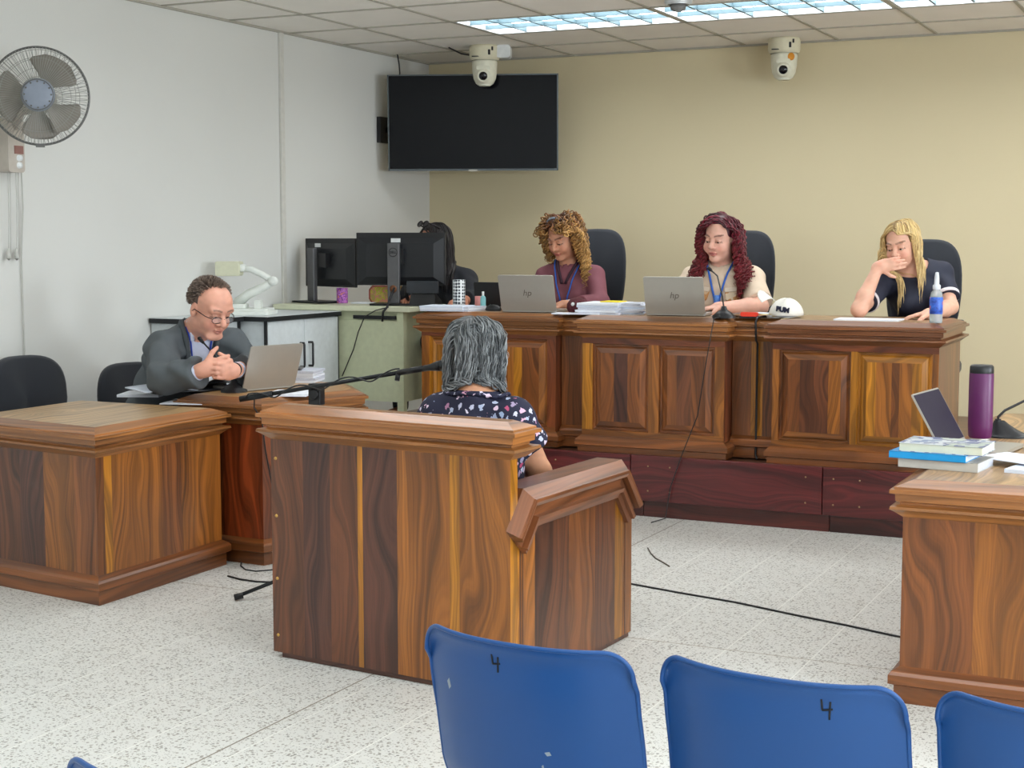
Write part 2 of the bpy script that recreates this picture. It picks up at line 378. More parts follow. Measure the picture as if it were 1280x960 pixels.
# luminaires
lens = mat('lamp_diffuser', S(235, 250, 255), .4, emis=(.95, .982, 1, 1), estr=8.5)
lfr = mat('lamp_frame', S(200, 204, 206), .35, .3)
lvr = mat('lamp_louvre', S(90, 112, 120), .5, .2)
def luminaire():
    t = thing('ceiling_light', (0, 0, 0), None, None)
    mb = MB(); mb.face([(.02, .02, .03), (.02, PT - .02, .03), (1.24, PT - .02, .03), (1.24, .02, .03)]); mb.build('diffuser', lens, t)
    mb = MB()
    for a in ((0, .025, 0, PT), (1.235, 1.26, 0, PT), (0, 1.26, 0, .025), (0, 1.26, PT - .025, PT)): mb.box(a[0], a[1], a[2], a[3], -.004, .035)
    mb.box(0, 1.26, 0, PT, .06, .07); mb.build('frame', lfr, t)
    mb = MB()
    for k in range(1, 6): mb.box(1.26 * k / 6 - .007, 1.26 * k / 6 + .007, .02, PT - .02, .0, .026)
    for k in range(1, 3): mb.box(.02, 1.24, PT * k / 3 - .007, PT * k / 3 + .007, .0, .026)
    mb.build('louvre', lvr, t); return t
L0 = luminaire()
labs = {(-4.35, 8.13): 'leftmost of the row of lit ceiling panels, above the camera in front of the television', (-3.09, 8.13): 'middle lit ceiling panel of the row, beside the small ceiling detector', (-1.83, 8.13): 'lit ceiling panel at the top right corner, only its near edge in view'}
for k, (x0, y0) in enumerate(fx):
    l = L0 if k == 0 else copy_tree(L0)
    l.location = (x0, y0, ZC)
    tag(l, labs.get((x0, y0), 'recessed lit ceiling panel over the public side of the room, out of the picture'), 'ceiling light', 'recessed fluorescent ceiling panels')
# small ceiling detector
t = thing('ceiling_detector', (-2.83, 7.9, ZC - .006), 'small round grey detector on the ceiling beside the middle lit panel', 'detector')
p = V(t.location); mb = MB(); mb.lathe([(.0, 0), (.075, 0), (.075, -.02), (.06, -.03), (.0, -.03)][::-1], p, 24); mb.build('base', lfr, t)
mb = MB(); mb.lathe([(.0, -.03), (.045, -.03), (.04, -.055), (.02, -.065), (0, -.065)][::-1], p, 20); mb.build('sensor_cap', mat('grey_plastic', S(120, 120, 118), .5), t)
# wall trunking on the left wall
mb = MB(); mb.box(XL, XL + .018, 8.02, 8.06, .0, ZC); tag(mb.build('cable_trunking', mat('trunking_paint', S(205, 203, 196), .5), bevel=.003), 'thin vertical white cable trunking strip running up the left wall', 'trunking')
# ================================================================== DAIS
DZ, DY = .325, 7.34
t = thing('raised_platform', (-2.5, DY, 0), 'dark red stained wooden platform under the judges desks', 'platform')
mb = MB(); pl = [(-4.97, DY + .03), (1.2, DY + .03), (1.2, YB - .01), (-4.97, YB - .01)]
mb.face([(x, y, DZ - .01) for x, y in pl], [(y, x, 1) for x, y in pl], S(120, 80, 60)); mb.build('deck', WOODTOP, t)
cuts = [-4.97, at(788, 600, y=DY).x, at(1028, 610, y=DY).x, -.6, 1.2]
for i in range(4):
    mb = MB(); mb.box(cuts[i] + .002, cuts[i + 1] - .002, DY, DY + .03, .085, DZ, 0, MH); mb.build('upper_board', MAHOG, t, bevel=.003)
cuts = [-4.97, at(803, 640, y=DY).x, at(1036, 650, y=DY).x, 1.2]
for i in range(3):
    mb = MB(); mb.box(cuts[i] + .002, cuts[i + 1] - .002, DY + .02, DY + .04, .0, .09, 0, S(74, 28, 26)); mb.build('kick_board', MAHOG, t)
mb = MB()
for x in (cuts[1] - .5, cuts[1] + .03, cuts[1] + .15, cuts[2] - .12, cuts[2] + .02, cuts[2] + .15):
    for z in (.14, .27): mb.lathe([(0, 0), (.005, 0), (.004, .002), (0, .003)], (x, DY - .0005, z), 8, ax=Matrix.Rotation(PI / 2, 4, 'X'))
mb.build('screw', mat('screw_metal', S(150, 120, 90), .4, .6), t)['kind'] = 'stuff'
# ================================================================== JUDGES' DESKS
JT = 1.048
def raised_face(mb, O, U, W, z0, z1, rects, fcol, pspecs):
    O = V(O); U = V(U); Nn = U.cross(V((0, 0, 1)))
    P = lambda u, z, d=0: O + U * u + V((0, 0, z)) + Nn * d
    us = [0] + [c for r in rects for c in (r[0], r[1])] + [W]; zz0, zz1 = rects[0][2], rects[0][3]
    sd = random.random() * 9
    mb.face([P(0, z0), P(W, z0), P(W, zz0), P(0, zz0)], [(z0, 0, sd), (z0, W, sd), (zz0, W, sd), (zz0, 0, sd)], fcol[0])
    mb.face([P(0, zz1), P(W, zz1), P(W, z1), P(0, z1)], [(zz1, 0, sd), (zz1, W, sd), (z1, W, sd), (z1, 0, sd)], fcol[1])
    for k in range(0, len(us), 2):
        planks(mb, O + U * us[k], U, us[k + 1] - us[k], zz0, zz1, [(1, fcol[2 + k // 2])])
    for r, spec in zip(rects, pspecs):
        def ring(i): return [(r[0] + i, r[2] + i), (r[1] - i, r[2] + i), (r[1] - i, r[3] - i), (r[0] + i, r[3] - i)]
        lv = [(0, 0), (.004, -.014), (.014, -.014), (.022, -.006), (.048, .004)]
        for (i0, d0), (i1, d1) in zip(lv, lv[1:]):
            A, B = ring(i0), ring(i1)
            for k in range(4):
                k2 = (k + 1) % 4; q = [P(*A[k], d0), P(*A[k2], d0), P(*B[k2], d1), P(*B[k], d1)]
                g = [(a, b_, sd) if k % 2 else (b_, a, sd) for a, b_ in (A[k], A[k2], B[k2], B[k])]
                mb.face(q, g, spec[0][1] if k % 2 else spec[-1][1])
        i = .048
        planks(mb, P(r[0] + i, 0, .004), U, r[1] - r[0] - 2 * i, r[2] + i, r[3] - i, spec)
def jsec(x0, x1, y0, y1, label, rc, fcol, pspecs, crown):
    t = thing('judges_desk', ((x0 + x1) / 2, y0, DZ), label, 'desk')
    W = x1 - x0; mb = MB()
    raised_face(mb, (x0, y0, 0), (1, 0, 0), W, DZ + .0, JT - .1, rc, fcol, pspecs)
    planks(mb, (x1, y0, 0), (0, 1, 0), y1 - y0, DZ, JT - .1, [(.6, RE), (1, BR)])
    planks(mb, (x1 - .03, y0 + .06, 0), (-1, 0, 0), W - .06, DZ, JT - .1, rnd_spec(W, [BR, GO])); planks(mb, (x1 - .03, y1, 0), (0, -1, 0), y1 - y0 - .06, DZ, JT - .1, [(1, BR)]); planks(mb, (x0 + .03, y0 + .06, 0), (0, 1, 0), y1 - y0 - .06, DZ, JT - .1, [(1, BR)])
    planks(mb, (x0, y1, 0), (0, -1, 0), y1 - y0, DZ, JT - .1, [(1, RE)])
    mb.build('body', WOOD, t)
    poly = [(x0, y0), (x1, y0), (x1, y1), (x0, y1)]
    mb = MB(); topface(mb, poly_off(poly, -.03), JT, (1, 0)); mb.build('worktop', WOODTOP, t)
    mb = MB(); mb.sweep([(x, y, JT) for x, y in poly], (0, 0, 1), CROWNP[::-1], True, crown); mb.build('crown_moulding', WOOD, t)
    mb = MB(); mb.sweep([(x, y, DZ) for x, y in poly], (0, 0, 1), [(0, .085), (.01, .08), (.03, .06), (.03, .035), (.018, .03), (.018, 0)][::-1], True, BR); mb.build('base_moulding', WOOD, t)
    return t
JY = 7.39; X = lambda px: at(px, 450, y=JY).x
x10, x11, x20, x21, x30, x31 = X(522), X(690), X(728), X(906), X(966), X(1174)
ZP0, ZP1 = .44, .90
def two(x0, x1, a, b, c, d): return [(X(a) - x0, X(b) - x0, ZP0, ZP1), (X(c) - x0, X(d) - x0, ZP0, ZP1)]
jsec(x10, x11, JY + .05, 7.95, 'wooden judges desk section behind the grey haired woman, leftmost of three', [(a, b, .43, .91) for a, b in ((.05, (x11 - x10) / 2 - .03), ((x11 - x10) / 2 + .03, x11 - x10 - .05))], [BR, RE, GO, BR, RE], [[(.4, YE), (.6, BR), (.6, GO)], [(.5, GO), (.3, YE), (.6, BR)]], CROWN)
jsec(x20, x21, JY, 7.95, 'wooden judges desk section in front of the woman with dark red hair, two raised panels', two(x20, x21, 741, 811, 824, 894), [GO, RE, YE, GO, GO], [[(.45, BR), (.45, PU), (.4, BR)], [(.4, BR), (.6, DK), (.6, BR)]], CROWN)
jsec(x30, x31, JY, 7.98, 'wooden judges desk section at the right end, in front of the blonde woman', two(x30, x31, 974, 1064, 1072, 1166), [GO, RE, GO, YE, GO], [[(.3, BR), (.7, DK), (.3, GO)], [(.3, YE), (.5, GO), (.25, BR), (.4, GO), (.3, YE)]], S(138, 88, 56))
for x0, x1, lb in ((x11 + .004, x20 - .004, 'narrow recessed wooden filler between the left and middle judges desk sections'), (x21 + .004, x30 - .004, 'narrow recessed wooden filler between the middle and right judges desk sections')):
    t = thing('desk_filler', (x0, JY + .15, DZ), lb, 'desk filler'); fy = JY + .12; pl = [(x0, fy), (x1, fy), (x1, 7.93), (x0, 7.93)]
    mb = MB(); body(mb, pl, DZ, JT - .1, {0: [(.5, BR), (.3, YE), (.4, BR)] if x0 > -3 else [(1, BR)]}, [BR]); mb.build('body', WOOD, t)
    mb = MB(); topface(mb, pl, JT - .002, (1, 0)); mb.build('worktop', WOODTOP, t)
    mb = MB(); mb.sweep([(x0, fy, JT - .002), (x1, fy, JT - .002)], (0, 0, 1), CROWNP[::-1], False, CROWN); mb.build('crown_moulding', WOOD, t)
    mb = MB(); mb.sweep([(x0, fy, DZ), (x1, fy, DZ)], (0, 0, 1), BASEP[::-1], False, BR); mb.build('base_moulding', WOOD, t)
# ================================================================== LEFT DESKS
A = [(-4.86, 4.72), (-4.06, 4.60), (-4.07, 5.42), (-4.86, 5.42)]
desk('side_desk', (-4.45, 5.0, 0), A, .707, 'wooden desk at the left edge, nearly bare top, before the empty black chair', specs={0: [(.2, RE), (.16, DK), (.16, PU), (.2, GO), (.14, BR)], 1: [(.05, BR), (.05, YE), (.34, GO), (.14, BR), (.3, GO)]}, pal=(GO, BR), grain=(0, 1), topcol=S(205, 168, 118))
B = [(-4.34, 5.52), (-3.90, 5.50), (-3.735, 6.06), (-3.98, 6.34), (-4.34, 6.34)]
desk('side_desk', (-4.1, 5.9, 0), B, .745, 'wooden desk where the man in the grey suit sits with his laptop', specs={0: [(.5, RE), (.5, S(150, 70, 36))]}, pal=(RE, BR), grain=(0, 1), topcol=S(205, 160, 105))
# RIGHT DESK
Cc = [(-.93, 4.71), (1.0, 4.71), (1.0, 6.75), (-.93, 6.75)]
desk('side_desk', (0, 5.7, 0), Cc, .707, 'wooden desk at the right edge carrying books, a laptop and a purple bottle', specs={0: [(.17, BR), (.05, GO), (.2, GO), (.03, DK), (.25, GO), (.2, BR), (.3, GO), (.3, BR)]}, pal=(GO, BR), grain=(0, 1), topcol=S(200, 160, 112))
# ================================================================== WITNESS BOX
fl = V((-3.0, 4.28, 0)); frr = V((-2.03, 4.175, 0)); U = (frr - fl).normalized(); Wf = (frr - fl).length
Dv = V((.06, 1, 0)).normalized(); Nf = U.cross(V((0, 0, 1)))  # Nf points to the viewer
t = thing('witness_box', ((fl + frr) / 2), 'tall wooden witness box in the middle of the room with one stepped side arm', 'witness box')
zt = .885; zb = zt - .1; th = .045
mb = MB()
pf = [fl, frr, frr + Dv * th, fl + Dv * th]
spf = [(.17, DK), (.14, PU), (.14, DK), (.025, YE), (.17, PU), (.25, GO), (.045, YE), (.23, GO)]
planks(mb, fl, U, Wf, .02, zb, spf)
planks(mb, frr, Dv, th, .02, zb, [(1, YE)]); planks(mb, frr + Dv * th, -U, Wf, .02, zb, rnd_spec(Wf, [BR, GO]))
planks(mb, fl + Dv * th, -Dv, th, .02, zb, [(1, RE)])
mb.build('front_panel', WOOD, t)
pg = [(p.x, p.y) for p in pf]
cap = [(p.x, p.y) for p in (fl, frr, frr + Dv * .10, fl + Dv * .10)]
mb = MB(); topface(mb, poly_off(cap, -.028), zt, (U.x, U.y), S(190, 140, 92)); mb.build('rail_top', WOODTOP, t)
mb = MB(); mb.sweep([(x, y, zt) for x, y in cap], (0, 0, 1), [(b_, a_) for b_, a_ in CROWNP][::-1], True, S(172, 116, 66)); mb.face([(x, y, zt - .1) for x, y in cap][::-1], None, BR); mb.build('crown_moulding', WOOD, t)
mb = MB(); mb.M = Matrix(((U.x, Dv.x, 0, fl.x), (U.y, Dv.y, 0, fl.y), (0, 0, 1, 0), (0, 0, 0, 1)))
mb.box(.03, Wf - .01, .012, .9, 0, .03, 0, PU)
mb.build('plinth', WOOD, t)
def side(xo, facing, with_cap=True):
    # side wall; local s along depth, z up, outline with chamfered ends
    out = [(.046, 0.02), (.90, .02), (.90, .50), (.78, .625), (.10, .625), (.046, .5575)]
    O = fl + U * xo
    Pm = lambda s_, z, d: O + Dv * s_ + V((0, 0, z)) + U * d
    mb = MB(); dd = .035 * facing
    for s0, s1, c in ((.046, .055, YE), (.055, .10, GO), (.10, .16, GO), (.16, .40, DK), (.40, .60, BR), (.60, .76, DK), (.76, .82, YE), (.82, .90, GO)):
        def top(s_): return .50 + (.125 * s_ / .10) if s_ < .10 else (.625 if s_ <= .78 else .625 - .125 * (s_ - .78) / .12)
        sd = random.random() * 9
        for d_, rev in ((0, facing < 0), (-dd * 1, facing > 0)):
            q = [Pm(s0, .02, d_), Pm(s1, .02, d_), Pm(s1, top(s1), d_), Pm(s0, top(s0), d_)]
            g = [(s0, .02, sd), (s1, .02, sd), (s1, .6, sd), (s0, .6, sd)]
            mb.face(q[::-1] if rev else q, g[::-1] if rev else g, c)
    for (a, b_), (c_, d_) in zip(out, out[1:] + out[:1]):
        mb.face([Pm(a, b_, 0), Pm(a, b_, -dd), Pm(c_, d_, -dd), Pm(c_, d_, 0)], [(0, b_, 2), (.03, b_, 2), (.03, d_, 2), (0, d_, 2)], GO)
    # grooves near the posts
    for s_ in (.06, .075, .84):
        mb.M = Matrix(); p0 = Pm(s_, .02, .001 * facing); mb.face([p0, p0 + Dv * .006, p0 + Dv * .006 + V((0, 0, .47)), p0 + V((0, 0, .47))][::facing], None, PU)
    mb.build('side_panel', WOOD, t)
    if not with_cap: return
    NN = U * facing
    path = [Pm(.005, .52, 0), Pm(.10, .625, 0), Pm(.79, .625, 0), Pm(.905, .49, 0)]; path2 = [Pm(.05, .57, 0)] + path[1:]
    if (path[2] - path[1]).cross(NN).z < 0: path = path[::-1]; path2 = path2[::-1]
    prof = [(-.088, .0), (-.086, .018), (-.068, .022), (-.066, .034), (-.052, .036), (-.049, .016), (-.018, .014), (-.014, .036), (-.002, .042), (.008, .042), (.010, .034), (.042, 0)]
    mb = MB(); mb.sweep(path, NN, prof[::-1], False, S(140, 88, 58)); mb.sweep(path2, NN, [(.042, .001), (.042, -.10), (.015, -.125), (-.03, -.125), (-.05, -.035)][::-1], False, S(140, 88, 58)); mb.build('arm_rail', WOOD, t)
side(Wf, 1)
side(0.0, -1, False)
mb = MB(); mb.M = Matrix(((U.x, Dv.x, 0, fl.x), (U.y, Dv.y, 0, fl.y), (0, 0, 1, 0), (0, 0, 0, 1)))
mb.box(.05, Wf - .05, .12, .52, .31, .35, 0, BR); mb.box(.05, Wf - .05, .50, .52, .03, .31, 2, BR); mb.build('bench_seat', WOOD, t)
mb = MB()
for z in (.08, .28, .5, .7):
    c = fl + U * .022 + V((0, 0, z)); mb.lathe([(0, 0), (.006, 0), (.005, .003), (0, .004)], c, 10, ax=Matrix(((U.x, 0, Nf.x, 0), (U.y, 0, Nf.y, 0), (0, 1, 0, 0), (0, 0, 0, 1))))
mb.build('screw', mat('brass_screw', S(190, 150, 80), .35, .7), t)['kind'] = 'stuff'
# ================================================================== WALL AND CEILING EQUIPMENT
def tmb(M): return MB(M)
# television
tl = at(485, 153, x=-5.40); tr_d = at(698, 153, y=9.60)
tc_ = (tl + tr_d) / 2; tdir = (tr_d - tl); tdir.z = 0; TW = tdir.length; tdir.normalize(); nrm = V((tdir.y, -tdir.x, 0)); nrm = (nrm + V((0, 0, -.05))).normalized()
top = at(590, 93, y=tc_.y).z; bot = at(590, 213.5, y=tc_.y).z; TH = (top - bot)
M = frame(((tl.x + tr_d.x) / 2, (tl.y + tr_d.y) / 2, (top + bot) / 2), -nrm)
t = thing('television', M.translation, 'large black flat television hung in the corner on a wall arm', 'television')
mb = tmb(M); mb.box(-TW / 2 + .008, TW / 2 - .008, .0, .004, -TH / 2 + .012, TH / 2 - .008)
tvscr = mat('television_screen', S(7, 9, 16), .12, spec=.22, var=.0, coat=0); mb.build('screen', tvscr, t)
mb = tmb(M)
for a in ((-TW / 2, -TW / 2 + .009, -TH / 2, TH / 2), (TW / 2 - .009, TW / 2, -TH / 2, TH / 2), (-TW / 2, TW / 2, TH / 2 - .009, TH / 2), (-TW / 2, TW / 2, -TH / 2, -TH / 2 + .014)): mb.box(a[0], a[1], -.006, .03, a[2], a[3])
mb.build('bezel', mat('television_bezel', S(90, 96, 100), .3, .6), t)
mb = tmb(M); mb.box(-TW / 2 + .01, TW / 2 - .01, .004, .035, -TH / 2 + .01, TH / 2 - .01); mb.box(-.3, .3, .035, .07, -.2, .18); mb.build('back_cover', black, t, bevel=.004)
mb = tmb(M); mb.box(-.03, .03, -.008, -.006, -TH / 2 - .004, -TH / 2 + .008); mb.build('logo_plate', silver, t)
mb = MB(); pw = at(480, 163, x=XL + .01)
mb.box(XL, XL + .03, pw.y - .08, pw.y + .06, pw.z - .09, pw.z + .09); mb.build('wall_plate', black, t)
mb = MB(); mb.tube([(XL + .03, pw.y, pw.z), (XL + .2, pw.y + .25, pw.z), M @ V((-.05, .07, 0))], .018, 8); mb.build('mount_arm', black, t)
mb = MB(); a = at(497, 70, x=-5.35); a.z = ZC; mb.tube([at(497, 68, x=-5.35), at(499, 80, x=-5.35), at(500, 92, x=-5.35), M @ V((-TW / 2 + .08, .03, TH / 2 - .01))], .005, 6)
tag(mb.build('television_cable', black), 'short black cable dropping from the ceiling to the television', 'cable')
# ptz cameras
def ptz(px, y, label, box=False, sticker=False, look=(0, -1, 0)):
    c = at(px, 60, y=y); o = V((c.x, c.y, ZC)); M = frame(o, look); t = thing('security_camera', o, label, 'camera', None)
    cm = mat('aged_cream_plastic', S(218, 212, 186), .45)
    mb = tmb(M); mb.lathe([(0, 0), (.098, 0), (.104, -.012), (.104, -.075), (.098, -.092), (.088, -.098), (0, -.098)][::-1], n=32); mb.build('base_housing', cm, t)
    mb = tmb(M); mb.lathe([(0, -.098), (.082, -.098), (.086, -.11), (.083, -.175), (.076, -.22), (.06, -.252), (.036, -.268), (0, -.273)][::-1], n=32)
    mb.build('camera_head', mat('camera_head_plastic', S(226, 224, 204), .4), t)
    A = Matrix.Translation((0, .062, -.205)) @ Matrix.Rotation(-PI / 2 - .2, 4, 'X')
    mb = tmb(M); mb.lathe([(.05, -.03), (.048, .012), (.036, .024), (.03, .024), (.028, .02)], n=24, ax=A); h = mb.build('lens_barrel', mat('camera_head_plastic', None), t)
    mb = tmb(M); mb.lathe([(.029, .0), (.029, .02), (.022, .026), (.0, .029)], n=24, ax=A); mb.build('lens', mat('lens_glass', S(14, 14, 20), .08), h if False else t)
    mb = tmb(M); mb.rbox(-.045, .045, .05, .085, -.165, -.14, .01); mb.build('brow', mat('camera_head_plastic', None), t)
    mb = tmb(M); 
    for a in (.42, .62): mb.box(-.1035 * math.sin(a) - .008, -.1035 * math.sin(a) + .012, .1035 * math.cos(a) - .006, .1035 * math.cos(a) + .003, -.07 + (a - .42) * .15, -.035 + (a - .42) * .1)
    mb.box(.02, .075, .085, .098, -.082, -.076)
    o_ = mb.build('socket_slot', black, t); o_['kind'] = 'stuff'
    if sticker:
        mb = tmb(M); mb.lathe([(0, 0), (.025, 0), (.025, .003), (0, .004)], n=16, ax=Matrix.Translation((-.048, .068, -.125)) @ Matrix.Rotation(-PI / 2, 4, 'X') @ Matrix.Rotation(-.62, 4, 'Y')); mb.build('sticker', mat('orange_sticker', S(225, 150, 50), .6), t)
    if box:
        mb = tmb(M); mb.rbox(-.18, -.085, -.05, .05, -.085, -.0, .02); mb.build('junction_box', white, t)
        mb = tmb(M); mb.tube([(.1, 0, -.06), (.16, .0, -.05), (.25, -.03, -.004)], .006, 6); mb.build('cable', black, t)
    return t
ptz(606, 9.25, 'cream dome-ended security camera hanging before the television', box=True, look=(.35, -1, 0))
ptz(980.5, 9.76, 'cream security camera with orange sticker on the ceiling by the back wall', sticker=True, look=(.22, -1, 0))
# wall fan
fc = at(49, 120, x=-5.12); fn = V((.62, -.78, 0)).normalized(); M = frame(fc, fn)
R0 = 1
t = thing('wall_fan', fc, 'grey wall fan with wire guard high on the left wall', 'fan')
gm = mat('fan_guard_wire', S(150, 152, 146), .35, .5); rm = mat('fan_rim', S(96, 96, 94), .4); R_ = .226
def ringpts(r, y, n=64): return [(r * math.cos(2 * PI * k / n), y, r * math.sin(2 * PI * k / n)) for k in range(n + 1)]
mb = tmb(M); mb.tube(ringpts(R_, 0), .0055, 8, caps=False); mb.box(-.02, .02, -.01, .014, -R_ - .012, -R_ + .004); mb.build('guard_rim', rm, t)
mb = tmb(M)
for k in range(90):
    a = 2 * PI * k / 90; c_, s_ = math.cos(a), math.sin(a); mb.tube([(r * c_, y, r * s_) for r, y in ((.072, .068), (.15, .062), (.21, .045), (R_, .0))], .0011, 4, caps=False)
mb.tube(ringpts(.17, .058), .001, 4, caps=False); mb.build('front_guard', gm, t)
mb = tmb(M)
for k in range(60):
    a = 2 * PI * (k + .5) / 60; c_, s_ = math.cos(a), math.sin(a); mb.tube([(r * c_, y, r * s_) for r, y in ((.05, -.09), (.15, -.085), (.21, -.06), (R_, .0))], .0011, 4, caps=False)
for r, y in ((.1, -.09), (.14, -.087), (.18, -.075), (.22, -.05)): mb.tube(ringpts(r, y), .0011, 4, caps=False)
mb.build('rear_guard', gm, t)
mb = tmb(M); mb.lathe([(0, .078), (.055, .078), (.068, .074), (.075, .066), (.078, .06)][::-1], n=40, ax=Matrix.Rotation(-PI / 2, 4, 'X')); hub = mb.build('hub_badge', mat('fan_badge', S(128, 136, 150), .35), t)
mb = tmb(M)
for k in range(12):
    a = 2 * PI * k / 12; mb.lathe([(0, .0785), (.0045, .0785), (.0045, .076)], (0.06 * math.cos(a), 0, .06 * math.sin(a)), 8, ax=Matrix.Rotation(-PI / 2, 4, 'X'))
mb.tube(ringpts(.069, .0735, 40), .0025, 6, caps=False); mb.build('badge_hole', rm, t)
bm = mat('fan_blade_plastic', S(134, 128, 120), .45)
for a0 in (118, -3, 268, 218):
    A = math.radians(a0); sw = .62 if a0 < 200 else .42
    def blade(u, v_, A=A, sw=sw):
        r = .04 + .160 * u; wd = sw * (.55 + .95 * math.sin(min(1, u * 1.05) * PI * .55)) * (1 if u < .85 else math.sqrt(max(0.05, 1 - ((u - .85) / .17) ** 2)))
        a = A + (v_ - .5) * 2 * wd * .8 + .12 * (1 - u); return (r * math.cos(a), -.02 + (v_ - .5) * .05, r * math.sin(a))
    mb = tmb(M); mb.grid(blade, 14, 12); mb.build('blade', bm, t, solid=.002)
mb = tmb(M); mb.lathe([(0, .02), (.045, .02), (.05, .0), (.05, -.05), (.0, -.05)][::-1], n=24, ax=Matrix.Rotation(-PI / 2, 4, 'X')); mb.build('blade_hub', bm, t)
mb = tmb(M); mb.lathe([(0, -.04), (.06, -.05), (.072, -.08), (.07, -.16), (.05, -.2), (0, -.21)][::-1], n=28, ax=Matrix.Rotation(-PI / 2, 4, 'X')); mb.build('motor_housing', mat('fan_motor_plastic', S(168, 164, 154), .45), t)
bp = at(14, 190, x=XL + .05); fm = mat('fan_bracket_plastic', S(186, 178, 168), .45)
mb = MB(); mb.M = Matrix.Translation((XL, bp.y, bp.z)) @ Matrix.Rotation(PI / 2, 4, 'Z'); mb.rbox(-.055, .055, -.085, 0, -.1, .16, .02); mb.build('control_box', fm, t)
mb = MB(); mb.tube([(XL + .06, bp.y, bp.z + .12), (XL + .12, bp.y, bp.z + .2), M @ V((0, -.17, -.03))], [.03, .028, .03], 12); mb.build('tilt_arm', fm, t)
cf = at(22, 190, x=XL + .09)
mb = MB(); mb.box(XL + .085, XL + .088, bp.y - .015, bp.y + .045, bp.z - .01, bp.z + .03); mb.build('label_plate', mat('brown_label', S(140, 100, 92), .5), t)
mb = MB(); mb.lathe([(0, .0), (.016, 0), (.014, .014), (0, .016)], (XL + .085, bp.y + .015, bp.z - .03), 16, ax=Matrix.Rotation(PI / 2, 4, 'Y')); mb.lathe([(0, .0), (.016, 0), (.014, .012), (0, .014)], (XL + .085, bp.y + .015, bp.z - .065), 16, ax=Matrix.Rotation(PI / 2, 4, 'Y')); mb.build('knob', white, t)
for px0, px1 in ((10, 11), (20, 21)):
    p0 = at(px0, 214, x=XL + .06); p1 = at(px1, 318, x=XL + .03); mb = MB(); mb.tube([p0, (p0 + p1) / 2 + V((0, .004, 0)), p1], .0018, 5); mb.tube([p0 + V((0, .016, 0)), p1 + V((0, .014, 0))], .0018, 5)
    pc_ = mb.build('pull_cord', mat('cord_white', S(190, 190, 184), .6), t)
    mb = MB(); mb.lathe([(0, .03), (.006, .028), (.011, .005), (.011, -.02), (.0, -.03)][::-1], p1, 12); mb.build('pull_knob', mat('cord_white', None), pc_)
mb = MB(); mb.tube([at(27, 214, x=XL + .05), at(29, 260, x=XL + .02), at(27, 320, x=XL + .012), at(29, 380, x=XL + .012), at(31, 440, x=XL + .012), at(31, 520, x=XL + .012)], .0035, 6); mb.build('power_cord', mat('cord_white', None), t)
# ================================================================== CHAIRS (office)
def office_chair(x, y, face, seat_z, floor_z, bh, bw, label, arms=False, top_round=.9, lean=.10, bz=None):
    t = thing('office_chair', (x, y, floor_z), label, 'chair'); M = frame((x, y, 0), face)
    sz = floor_z + seat_z
    def back(u, v_):
        a = u * 2 * PI; e = 2.0 / 3.3; c_, s_ = math.cos(a), math.sin(a)
        X_ = bw / 2 * math.copysign(abs(c_) ** e, c_); Z_ = bh / 2 * math.copysign(abs(s_) ** e, s_)
        X_ *= 1 - .10 * max(0, -Z_ / (bh / 2)) if Z_ < 0 else 1
        prof = [(0, .0), (.93, .0), (1, .018), (1, .038), (.93, .055), (0, .06)][min(5, int(round(v_ * 5)))]
        X_ *= prof[0]; Z_ *= prof[0]; yy = -prof[1] + (X_ / (bw / 2)) ** 2 * .05
        z = Z_ + bh / 2; return (X_, yy - .20 - z * lean, z + (bz if bz is not None else sz + .1))
    mb = tmb(M); mb.grid(back, 44, 5, closed_u=True); mb.build('backrest', blackfab, t)
    mb = tmb(M); mb.rbox(-.22, .22, -.22, .22, sz - .07, sz - .0, .09, ax=2, sm=False); mb.build('seat', blackfab, t, bevel=.02)
    mb = tmb(M); mb.tube([(0, -.05, sz - .08), (0, -.26, sz - .06), (0, -.30, sz + .1), (0, -.30, sz + .3)], .02, 8); mb.build('back_support', black, t)
    mb = tmb(M); mb.tube([(0, 0, floor_z + .1), (0, 0, sz - .07)], .028, 12); mb.build('gas_post', darkmetal, t)
    for k in range(5):
        a = 2 * PI * k / 5 + .3; d = V((math.cos(a), math.sin(a), 0)) * .25
        mb = tmb(M); mb.tube([(0, 0, floor_z + .10), (d.x, d.y, floor_z + .065)], [.025, .016], 8); l = mb.build('base_spoke', black, t)
        mb = tmb(M); mb.lathe([(0, -.02), (.026, -.02), (.026, .02), (0, .02)], (d.x, d.y, floor_z + .028), 14, ax=Matrix.Rotation(PI / 2, 4, 'X')); mb.build('castor', black, l)
    if arms:
        for s_ in (-1, 1):
            mb = tmb(M); mb.tube([(s_ * .19, -.1, sz - .04), (s_ * .195, -.05, sz + .12), (s_ * .195, -.03, sz + .19)], .014, 8); am = mb.build('armrest', black, t)
            mb = tmb(M); mb.rbox(s_ * .195 - .03, s_ * .195 + .03, -.18, .16, sz + .19, sz + .222, .03, ax=2); mb.build('arm_pad', blackfab, am, bevel=.008)
    return t
def chair_for(px_c, y, top_px, w_px, label, face=(0, -1, 0), **k):
    c = at(px_c, 330, y=y); dist = c.y * RW[1][2] * -1 + c.x * -RW[0][2]; tp = at(px_c, top_px, y=y).z
    bw = k.pop('bw', w_px / FPX * dist); sz = .46; bh = k.pop('bh', .58)
    office_chair(c.x, c.y - .2, face, sz, DZ, bh, bw, label, bz=tp - bh, **k)
chair_for(746, 8.62, 286, 82, 'black office chair behind the woman with curly blonde-brown hair', face=(.1, -1, 0))
chair_for(934, 8.62, 288, 78, 'black office chair behind the woman with dark red hair', face=(.1, -1, 0))
chair_for(1160, 8.62, 299, 92, 'black office chair with armrests behind the blonde woman', face=(.1, -1, 0), arms=True)
